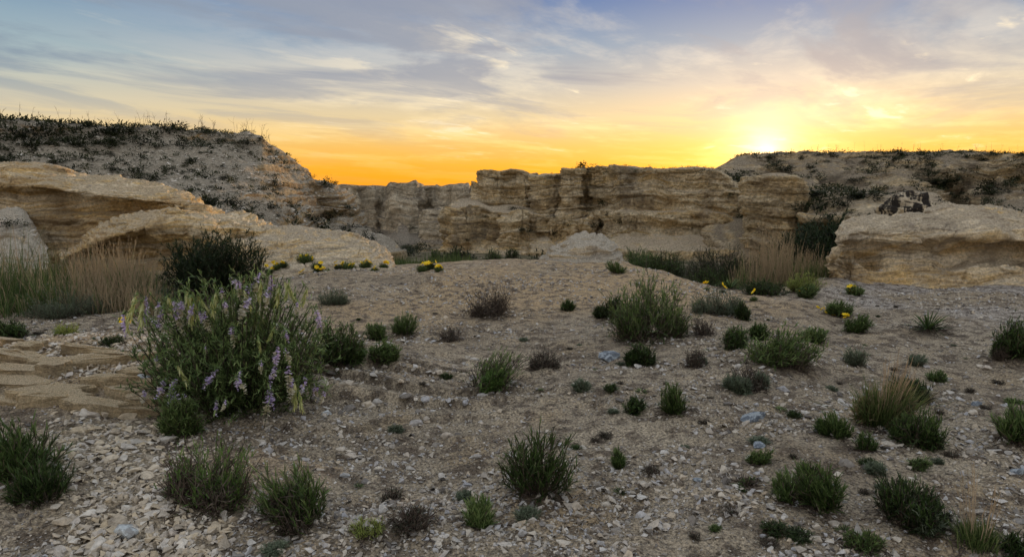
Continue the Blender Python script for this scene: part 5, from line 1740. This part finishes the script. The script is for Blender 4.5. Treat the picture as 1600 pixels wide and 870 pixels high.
for j, (px, py, r_, mt, lb) in enumerate(named):
    if not lb:
        continue
    me = stone_mesh(1300 + j, 0.42, mt, 26)
    s = r_ * npt[j][1] / F
    o = put_stone(me, npt[j], s, rng, lb)
    o.rotation_euler[2] = 0.1

GRP = [("left rubble", 80, 270, 630, 868, 110, STT, (5, 22), "flat tan stone in the lower left rubble", "loose tan stones in the lower left rubble"),
       ("mid", 470, 770, 555, 720, 70, STG, (5, 15), "loose grey stone on the worn middle ledges", "loose grey stones on the worn ledges"),
       ("right", 1130, 1595, 560, 866, 75, STG, (5, 13), "loose grey stone on the gravelly right slope", "loose grey stones on the right slope"),
       ("centre", 500, 1130, 700, 866, 30, STG, (4, 10), "loose grey stone on the bare ground at the bottom centre", "loose grey stones at the bottom centre")]
for (nm, x0, x1, y0, y1, cnt, pool, (s0, s1), lb, gp) in GRP:
    pxs = rng.uniform(x0, x1, cnt)
    pys = rng.uniform(y0, y1, cnt)
    pp, ok = ground_hit(pxs, pys)
    for p, sx_, sy_ in zip(pp, pxs, pys):
        q_ = rng.uniform() ** 2.2
        s = (s0 + (s1 - s0) * q_) * p[1] / F
        sz_ = "large" if q_ > 0.5 else ("middling" if q_ > 0.15 else "small")
        th_ = (sy_ - y0) / (y1 - y0)
        pl_ = "upper part" if th_ < 0.34 else ("middle" if th_ < 0.67 else "lower part")
        sd_ = "left side" if sx_ < (x0 + x1) / 2 else "right side"
        put_stone(pool[int(rng.integers(len(pool)))], p, s, rng, "%s %s, %s, %s" % (sz_, lb, pl_, sd_), gp)

# flakes and chips lying on the outcrops (parts of each outcrop)
def flakes_on(key, outcrop, count, smin, smax, seed, mat, lownz=0.75, pxmin=-300, pxmax=2000):
    rng = np.random.default_rng(seed)
    G, N = SURF[key]
    px, py = proj(G)
    ok = (np.abs(N[..., 2]) > lownz) & (px > pxmin) & (px < pxmax)
    ok[-12:] = False
    w_ = ok.ravel().astype(float)
    if w_.sum() == 0:
        return
    k = rng.choice(len(w_), size=count, p=w_ / w_.sum())
    P = G.reshape(-1, 3)[k]
    s = smin + (smax - smin) * rng.uniform(0, 1, count) ** 3
    V, Fc = stone_geo(rng, 0.3, 9)
    a = rng.uniform(0, 6.28, count)
    v = V[None] * np.stack([s, s * rng.uniform(.6, 1, count), s], -1)[:, None]
    x = v[..., 0] * np.cos(a)[:, None] - v[..., 1] * np.sin(a)[:, None]
    y = v[..., 0] * np.sin(a)[:, None] + v[..., 1] * np.cos(a)[:, None]
    z = v[..., 2] + x * rng.normal(0, .25, count)[:, None] + y * rng.normal(0, .25, count)[:, None] + (0.1 * s)[:, None]
    VV = np.stack([x, y, z], -1) + P[:, None]
    FF = Fc[None] + (np.arange(count) * len(V))[:, None, None]
    me = mesh_np("rock_flakes", VV.reshape(-1, 3), FF.reshape(-1, 3), [mat], {'tint': np.repeat(rng.uniform(0, 1, count), len(V))}, False)
    link("rock_flakes", me, outcrop, kind='stuff')


flakes_on('outA', OUT['outA'], 260, 0.012, 0.05, 41, M_PALESTONE, 0.6)
flakes_on('mound', OUT['mound'], 260, 0.015, 0.06, 47, M_PALESTONE, 0.3)
flakes_on('outB', OUT['outB'], 120, 0.012, 0.05, 42, M_TANSTONE, 0.6)
flakes_on('outC', OUT['outC'], 200, 0.012, 0.05, 43, M_PALESTONE, 0.55)
flakes_on('knob', OUT['knob'], 120, 0.01, 0.05, 44, M_PALESTONE, 0.5)
flakes_on('outR', OUT['outR'], 200, 0.012, 0.045, 45, M_PALESTONE, 0.6)
flakes_on('hill', OUT['hill'], 5000, 0.04, 0.24, 46, M_PALESTONE, 0.5, -150, 600)

# gravel: nobody could count it
rng = np.random.default_rng(6)
protos = []
for k in range(14):
    V_, F_ = stone_geo(np.random.default_rng(1500 + k), 0.35 + 0.08 * (k % 4), 8)
    nr = np.cross(V_[F_[:, 1]] - V_[F_[:, 0]], V_[F_[:, 2]] - V_[F_[:, 0]])
    nr /= np.linalg.norm(nr, axis=1, keepdims=True) + 1e-9
    protos.append((V_, F_[nr[:, 2] > -0.6]))       # the buried underside is left open
NG = 84000
# spread evenly over the visible wedge, denser towards the camera
dd = 2.3 + (13.5 - 2.3) * rng.uniform(0, 1, NG) ** 1.75
pxg = rng.uniform(-180, 1780, NG)
xg = (pxg - 800) / F * dd
dens = smooth(fbm(np.stack([xg / 0.9, dd / 0.35, 0 * xg], -1), 4, 401), -0.5, 0.05) * (0.25 + 0.75 * smooth(fbm(np.stack([xg / 2.2, dd / 1.1, 0 * xg], -1), 3, 403), -0.35, 0.05))
leftrub = smooth(np.exp(-(((pxg - 170) / 170) ** 2)) * (1 - smooth(dd, 3.9, 5.0)) + 0.35 * fbm(np.stack([xg / 0.5, dd / 0.5, 0 * xg], -1), 3, 402), 0.42, 0.72)
keepm = rng.uniform(0, 1, NG) < np.maximum(0.2 + 0.8 * dens, leftrub)
ledgez = np.exp(-(((xg + 3.9) / 1.5) ** 4 + ((dd - 5.75) / 1.0) ** 4))
keepm |= (rng.uniform(0, 1, NG) < 0.12 * ledgez)
leftrub = np.maximum(leftrub, ledgez)
keepm &= dd < np.interp(np.clip(pxg, -400, 2100), EDGE[:, 0], EDGE[:, 1]) + 0.5
xg, dg, pg, lr = xg[keepm], dd[keepm], pxg[keepm], leftrub[keepm]
zg = H(xg, dg) + 0.02 * rng.uniform(0, 1, len(xg)) * (ledgez[keepm] > 0.5)
sg = np.exp(rng.normal(math.log(0.0074), 0.58, len(xg))) * (1 + 0.9 * lr) * (0.75 + dg / 14.0) * (0.75 + 0.6 * dens[keepm])
sg = np.clip(sg, 0.003, 0.038)
tg = rng.uniform(0, 1, len(xg))
for nm, lb, sel, mt in (("gravel", "fine grey and tan gravel strewn over the slope", lr < 0.3, M_STONE), ("gravel", "tan rock chips covering the lower left rubble", lr >= 0.3, M_TANSTONE)):
    idx = np.nonzero(sel)[0]
    Vs, Fs, Ts, nn = [], [], [], 0
    pk = rng.integers(0, len(protos), len(idx))
    for k, (V, Fc) in enumerate(protos):
        ii = idx[pk == k]
        if not len(ii):
            continue
        a = rng.uniform(0, 6.28, len(ii))
        ca, sa = np.cos(a), np.sin(a)
        tx, ty = rng.normal(0, 0.25, len(ii)), rng.normal(0, 0.25, len(ii))
        s = sg[ii][:, None]
        v = V[None] * np.stack([sg[ii] * 1.1, sg[ii] * rng.uniform(0.6, 1, len(ii)), sg[ii]], -1)[:, None, :]
        vx = v[..., 0] * ca[:, None] - v[..., 1] * sa[:, None]
        vy = v[..., 0] * sa[:, None] + v[..., 1] * ca[:, None]
        vz = v[..., 2] + vx * tx[:, None] + vy * ty[:, None]
        Vs.append(np.stack([vx + xg[ii][:, None], vy + dg[ii][:, None], vz + (zg[ii] + 0.15 * sg[ii])[:, None]], -1).reshape(-1, 3))
        Fs.append((Fc[None] + nn + (np.arange(len(ii)) * len(V))[:, None, None]).reshape(-1, 3))
        nn += len(ii) * len(V)
        Ts.append(np.repeat(tg[ii], len(V)))
    me = mesh_np(nm, np.concatenate(Vs), np.concatenate(Fs), [mt], {'tint': np.concatenate(Ts)}, False)
    link(nm, me, label=lb, cat='gravel', kind='stuff')

# layered ochre ledge at the left: slabs one by one
rng = np.random.default_rng(9)
M_SLAB = rock_material("ledge_slab_rock", 0.16, [(0.52, 0.38, 0.20), (0.62, 0.49, 0.31), (0.40, 0.27, 0.13), (0.60, 0.49, 0.33)], (0.66, 0.56, 0.41), (0.52, 0.39, 0.23), stain_amt=0.45, bump=1.7, slope=(0.7, 0.95), seed=20, pale=(0.52, 0.44, 0.32))
ledge = link("layered_rock_ledge", None, label="low ledge of broken ochre rock slabs at the left of the foreground", cat='rock ledge', loc=(-3.9, 5.75, float(H(np.float64(-3.9), np.float64(5.75)))))
LO = np.array(ledge.location)


def slab_mesh(w, dpt, th, rng):
    n = 13
    a = np.sort(np.linspace(0, 2 * math.pi, n, endpoint=False) + rng.uniform(-0.2, 0.2, n))
    r = rng.uniform(0.62, 1.05, n)
    ring = np.stack([np.cos(a) * r * w / 2, np.sin(a) * r * dpt / 2], -1)
    Vs = []
    for k, (s, z) in enumerate([(1.04, -0.6), (1.0, 0.0), (0.985, 0.75), (0.93, 1.0), (0.45, 1.02)]):
        rr2 = ring * s + rng.normal(0, 0.008 * w, ring.shape)
        Vs.append(np.concatenate([rr2, np.full((n, 1), z * th) + rng.normal(0, 0.05 * th, (n, 1))], 1))
    V = np.concatenate(Vs + [np.array([[0, 0, th * 1.0]])])
    Fq = []
    for k in range(4):
        for j in range(n):
            Fq.append([k * n + j, k * n + (j + 1) % n, (k + 1) * n + (j + 1) % n, (k + 1) * n + j])
    for j in range(n):
        Fq.append([4 * n + j, 4 * n + (j + 1) % n, 5 * n, 5 * n])
    me = bpy.data.meshes.new("slab")
    me.from_pydata(V.tolist(), [], [f if f[2] != f[3] else f[:3] for f in Fq])
    me.materials.append(M_SLAB)
    return me


slabs = []
for row in range(10):
    py = 542 + row * 10.2
    px = -60 + rng.uniform(0, 30)
    while px < 236 - row * 4:
        wpx = rng.uniform(40, 170)
        slabs.append((px + wpx / 2, py + rng.uniform(-6, 6) + 0.10 * px, wpx))
        px += wpx * rng.uniform(0.85, 1.7)
pp, _ = ground_hit([s[0] for s in slabs], [s[1] for s in slabs])
for (spx, spy, wpx), p in zip(slabs, pp):
    w_ = wpx * p[1] / F
    me = slab_mesh(w_ * 1.1, rng.uniform(0.08, 0.2), rng.uniform(0.03, 0.08), rng)
    o = link("slab", me, ledge)
    o.location = p - LO + np.array([0, 0, 0.004 + rng.uniform(-0.008, 0.02)])
    o.rotation_euler = (rng.normal(0.14, 0.09), rng.normal(0.03, 0.07), 0.16 + rng.normal(0, 0.2))

# ------------------------------------------------------------------ scrub on the slopes
def scrub_mesh(seed, R=1.0, Hh=0.7, n=300, mat=M_SCRUB):
    rng = np.random.default_rng(seed)
    cen = rng.normal(0, 0.42, (7, 3)) * np.array([1, 1, 0.35]) + np.array([0, 0, 0.32])
    c = cen[rng.integers(0, 7, n)] + rng.normal(0, 0.17, (n, 3))
    c[:, 2] = np.abs(c[:, 2])
    d = unit(c - np.array([0, 0, 0.1]) + rng.normal(0, 0.4, c.shape))
    g = Geo()
    g.add(*strips(c * np.array([R, R, Hh / 0.7]), d, 0.19 * R, 0.11 * R, 0.05, rng.uniform(0, 1, n), rng, 2))
    return g.mesh("scrub", [mat])


SCR = [scrub_mesh(1600 + k) for k in range(8)]


def where(key, label, qx, qy, q=0.5):
    sz = 'large' if q > 0.72 else ('small' if q < 0.5 else 'middling')
    if key == 'hill' and 'right end' not in label:
        v = "just under the skyline" if qy < 222 else ("on the upper slope" if qy < 262 else ("on the middle slope" if qy < 300 else "low on the slope"))
        u = "far left" if qx < 90 else ("above the long ochre ledge" if qx < 230 else ("behind the dome" if qx < 340 else "near the rusty brow"))
        return "%s dark shrub on the left hill, %s, %s" % (sz, v, u)
    if key == 'mesa' and 'gully' not in label:
        v = "right under the rim" if qy < 262 else ("halfway up" if qy < 295 else "low down")
        u = "left of the rounded buttress" if qx < 1180 else ("behind the buttress" if qx < 1280 else ("above the mottled rock" if qx < 1440 else "right of the gully"))
        return "%s dark shrub on the right mesa, %s, %s" % (sz, v, u)
    return sz + ' ' + label


def scatter(key, count, box, srange, name, label, cat, group, seed, dens=None, minz=0.45, exist=None, sc_z=1.0):
    rng = np.random.default_rng(seed)
    G, N = SURF[key]
    px, py = proj(G)
    nz = np.abs(N[..., 2])
    ok = (nz > minz) & (px > box[0]) & (px < box[1]) & (py > box[2]) & (py < box[3])
    # the surface must face the camera
    to = EYE - G
    face = (N * to).sum(-1)
    if np.mean(face[ok]) < 0:
        face = -face
    ok &= face > 0
    wgt = ok.astype(float)
    if dens is not None:
        wgt = wgt * dens(px, py)
    wgt = wgt.ravel()
    if wgt.sum() <= 0:
        return 0
    k = rng.choice(len(wgt), size=count, replace=False if (wgt > 0).sum() > count else True, p=wgt / wgt.sum())
    P = G.reshape(-1, 3)[k]
    for j, p in enumerate(P):
        s = srange[0] + (srange[1] - srange[0]) * rng.uniform() ** 1.8
        qx, qy = proj(p)
        o = link(name, SCR[int(rng.integers(8))], label=where(key, label, qx, qy, s / srange[1]),  cat=cat, group=group, loc=p - np.array([0, 0, 0.08 * s]), rotz=rng.uniform(0, 6.28))
        o.scale = (s * rng.uniform(0.8, 1.4), s * rng.uniform(0.8, 1.3), s * rng.uniform(0.6, 1.0) * sc_z)
    return len(P)


def scatter_stuff(key, count, box, srange, name, label, seed, dens=None, minz=0.4):
    """low scrub too small and too many to count: one mesh"""
    rng = np.random.default_rng(seed)
    G, N = SURF[key]
    px, py = proj(G)
    ok = (np.abs(N[..., 2]) > minz) & (px > box[0]) & (px < box[1]) & (py > box[2]) & (py < box[3])
    wgt = ok.astype(float)
    if dens is not None:
        wgt = wgt * dens(px, py)
    wgt = wgt.ravel()
    k = rng.choice(len(wgt), size=count, replace=True, p=wgt / wgt.sum())
    P = G.reshape(-1, 3)[k]
    n = 24
    R = srange[0] + (srange[1] - srange[0]) * rng.uniform(0, 1, count) ** 2
    c = rng.normal(0, 0.4, (count, n, 3)) * R[:, None, None]
    c[..., 2] = np.abs(c[..., 2]) * 0.6
    d = unit(c + np.array([0, 0, 0.2]) * R[:, None, None] + rng.normal(0, 0.3, c.shape) * R[:, None, None])
    b = (P[:, None] + c).reshape(-1, 3)
    g = Geo()
    Rr = np.repeat(R, n)
    g.add(*strips(b, d.reshape(-1, 3), Rr * 0.34, Rr * 0.20, 0.05, np.repeat(rng.uniform(0, 1, count), n) * 0.7 + rng.uniform(0, 0.3, count * n), rng, 1))
    link(name, g.mesh(name, [M_SCRUB]), label=label, cat='scrub', kind='stuff')


hd = lambda px, py: np.clip(1.2 - px / 800.0, 0.5, 1) * (0.7 + 0.6 * smooth(vnoise(np.stack([px / 40, py / 22, 0 * px], -1), 5), -0.4, 0.6)) * (1.0 + 0.5 * (py < 225))
scatter('hill', 190, (-60, 440, 196, 385), (0.3, 0.85), "hillside_shrub", "dark low shrub on the gravelly left hillside", 'shrub', "dark shrubs scattered over the left hillside", 11, hd)
scatter('hill', 22, (420, 575, 270, 395), (0.4, 1.1), "hillside_shrub", "dark shrub on the ledges at the right end of the left hill", 'shrub', "dark shrubs at the right end of the left hill", 12, None, 0.3)
scatter('mesa', 120, (1150, 1600, 245, 350), (0.7, 2.2), "slope_shrub", "dark shrub on the slopes of the right mesa", 'shrub', "dark shrubs on the right mesa", 13, lambda px, py: 0.5 + 1.0 * smooth(vnoise(np.stack([px / 60, py / 30, 0 * px], -1), 8), -0.3, 0.6), 0.3)
scatter('mesa', 26, (1440, 1540, 262, 318), (0.8, 1.9), "gully_shrub", "dark shrub crowding the gully in the right mesa", 'shrub', "dark shrubs in the mesa gully", 14, lambda px, py: np.exp(-((px - 1440 - (py - 262) * 1.25) / 16) ** 2), 0.0)
scatter('apron', 18, (1250, 1380, 300, 345), (0.7, 2.0), "slope_shrub", "dark shrub on the pale slope left of the mottled rock", 'shrub', "dark shrubs on the pale slope", 15, None, 0.2)
scatter('wall', 10, (900, 1170, 262, 350), (0.7, 1.6), "ledge_shrub", "dark shrub on a ledge of the main cliff", 'shrub', "dark shrubs on the main cliff", 16, lambda px, py: np.exp(-((px - 950) / 30) ** 2) + np.exp(-((px - 1150) / 24) ** 2), 0.1)
scatter('lower', 14, (700, 970, 320, 392), (0.7, 1.6), "ledge_shrub", "dark shrub on the lower cliffs in the centre", 'shrub', "dark shrubs on the lower cliffs", 17, None, 0.1)
scatter('far', 12, (560, 750, 340, 384), (1.0, 2.8), "far_shrub", "dark shrub at the foot of the far cliff", 'shrub', "dark shrubs below the far cliff", 18, None, 0.1)
scatter_stuff('hill', 2000, (-120, 470, 186, 390), (0.16, 0.5), "scrub", "thin dark scrub on the left hillside", 21, hd)
scatter_stuff('hill', 500, (-120, 430, 180, 232), (0.3, 0.8), "scrub", "green scrub along the skyline of the left hill", 22, lambda px, py: np.clip(1.1 - px / 380, 0.05, 1), 0.2)
scatter_stuff('mesa', 1700, (1130, 1650, 238, 350), (0.3, 1.0), "scrub", "thin dark scrub on the right mesa", 23, lambda px, py: 0.15 + smooth(vnoise(np.stack([px / 50, py / 25, 0 * px], -1), 18), -0.2, 0.6) + 1.5 * (py < 247), 0.25)
scatter_stuff('apron', 160, (1236, 1500, 296, 345), (0.15, 0.45), "scrub", "thin scrub on the pale slope", 24, None, 0.2)
scatter_stuff('wall', 160, (860, 1170, 255, 275), (0.2, 0.6), "scrub", "thin scrub on the rim of the main cliff", 25, None, 0.3)

# single shrubs one can pick out on the far slopes
PICK = [('mesa', 1150, 283, 2.6, "largest dark shrub left of the rounded buttress, on the mesa's edge"), ('mesa', 1163, 294, 2.0, "dark shrub low beside the largest one left of the rounded buttress"),
        ('mesa', 1140, 276, 1.5, "small dark shrub above the largest one at the mesa's left edge"), ('mesa', 1213, 266, 1.0, "lone dark shrub right above the rounded buttress"),
        ('apron', 1284, 308, 2.3, "biggest dark shrub on the pale slope, left of centre of it"), ('apron', 1268, 306, 1.1, "small dark shrub just left of the biggest on the pale slope"),
        ('apron', 1352, 309, 2.1, "wide dark shrub at the right end of the pale slope"), ('apron', 1337, 311, 1.2, "small dark shrub touching the wide one on the pale slope"),
        ('apron', 1306, 322, 1.3, "dark shrub low on the pale slope above its ledge"), ('mesa', 1264, 262, 1.0, "dark shrub under the rim right of the sun"),
        ('mesa', 1292, 243, 1.5, "dark bush breaking the mesa skyline right of the sun"), ('mesa', 1550, 242, 1.2, "dark bush on the mesa skyline near the right edge"),
        ('hill', 272, 200, 0.9, "round green bush on the left hill's skyline"), ('hill', 326, 210, 0.7, "dark bush just under the skyline with dry stalks beside it"),
        ('hill', 215, 270, 0.8, "dark bush above the middle of the long ochre ledge"), ('hill', 240, 282, 0.7, "dark bush above the right half of the long ochre ledge"),
        ('hill', 428, 290, 0.8, "lone dark bush on the hill's right slope"), ('hill', 530, 335, 1.0, "dark bush at the foot of the hill's right nose"),
        ('mound', 20, 352, 0.22, "dark tuft on the white flaky mound at the left edge"), ('lower', 940, 325, 1.5, "dark shrub in the pale gully of the main cliff"), ('wall', 942, 318, 1.3, "dark shrub high in the gully left of the main face")]
for j, (key, qx, qy, s, lb) in enumerate(PICK):
    G, N = SURF[key]
    gx, gy = proj(G)
    dd_ = (gx - qx) ** 2 + (gy - qy) ** 2 + 0.3 * G[..., 1]
    p = G[np.unravel_index(np.argmin(dd_), dd_.shape)]
    o = link("slope_bush", SCR[j % 8], label=lb, cat='shrub', loc=p - np.array([0, 0, 0.1 * s]), rotz=j * 1.3)
    o.scale = (s * 1.1, s * 1.1, s * 0.9)

# dark floor scrub between the cliffs, placed on the ground sheet
rng = np.random.default_rng(26)
fx = [(555, 84), (575, 120), (600, 135), (622, 130), (640, 128), (590, 100), (610, 110), (635, 112), (560, 100), (650, 120), (700, 95), (730, 90), (830, 70), (850, 60), (880, 62), (820, 80), (645, 100), (625, 95), (690, 80), (860, 75)]
for j, (px, d) in enumerate(fx * 2):
    px = px + rng.uniform(-14, 14)
    d = d * rng.uniform(0.92, 1.08)
    x = (px - 800) / F * d / CP
    s = rng.uniform(0.8, 1.9)
    o = link("canyon_shrub", SCR[j % 8], label="dark canyon floor shrub, %s, %s" % ("near the reeds" if d < 84 else ("before the pillar block" if d < 108 else "at the foot of the far cliff"), "left of the pillar block" if px < 655 else "right of the pillar block"), cat='shrub', group="dark shrubs on the canyon floor", loc=(x, d, float(H(np.float64(x), np.float64(d))) - 0.05), rotz=rng.uniform(0, 6))
    o.scale = (s * 1.3, s * 1.3, s)

# thin dead stalks against the sky on the left hill and the mesa
rng = np.random.default_rng(27)


def stalks(key, n, x0, x1, hr, name, label):
    G, N = SURF[key]
    px, py = proj(G)
    g = Geo()
    P = []
    for _ in range(n):
        x = rng.uniform(x0, x1)
        m_ = np.abs(px - x) < 4
        yy_ = np.where(m_, py, 1e9)
        k = np.unravel_index(np.argmin(yy_), yy_.shape)
        b = G[k]
        h_ = rng.uniform(*hr)
        ln = rng.normal(0, 0.18, 2)
        P.append([b, b + [ln[0] * h_ * .4, ln[1] * h_ * .4, h_ * 0.5], b + [ln[0] * h_, ln[1] * h_, h_]])
    P = np.array(P)
    g.add(*tubes(P, taper(P, 0.012, 0.006), rng.uniform(0.3, 1, len(P))))
    T = twigs_from(P, 3, hr[1] * 0.3, rng, k=3, spread=0.6, start=0.4)
    g.add(*tubes(T, taper(T, 0.008, 0.004), rng.uniform(0.3, 1, len(T))))
    link(name, g.mesh(name, [M_TWIG]), label=label, cat='dry stalks', kind='stuff')


stalks('hill', 60, -40, 430, (0.3, 1.1), "dry_stalks", "thin dry stalks against the sky on the left hill")
stalks('mesa', 60, 1230, 1640, (0.4, 1.6), "dry_stalks", "thin dry stalks against the sky on the right mesa")
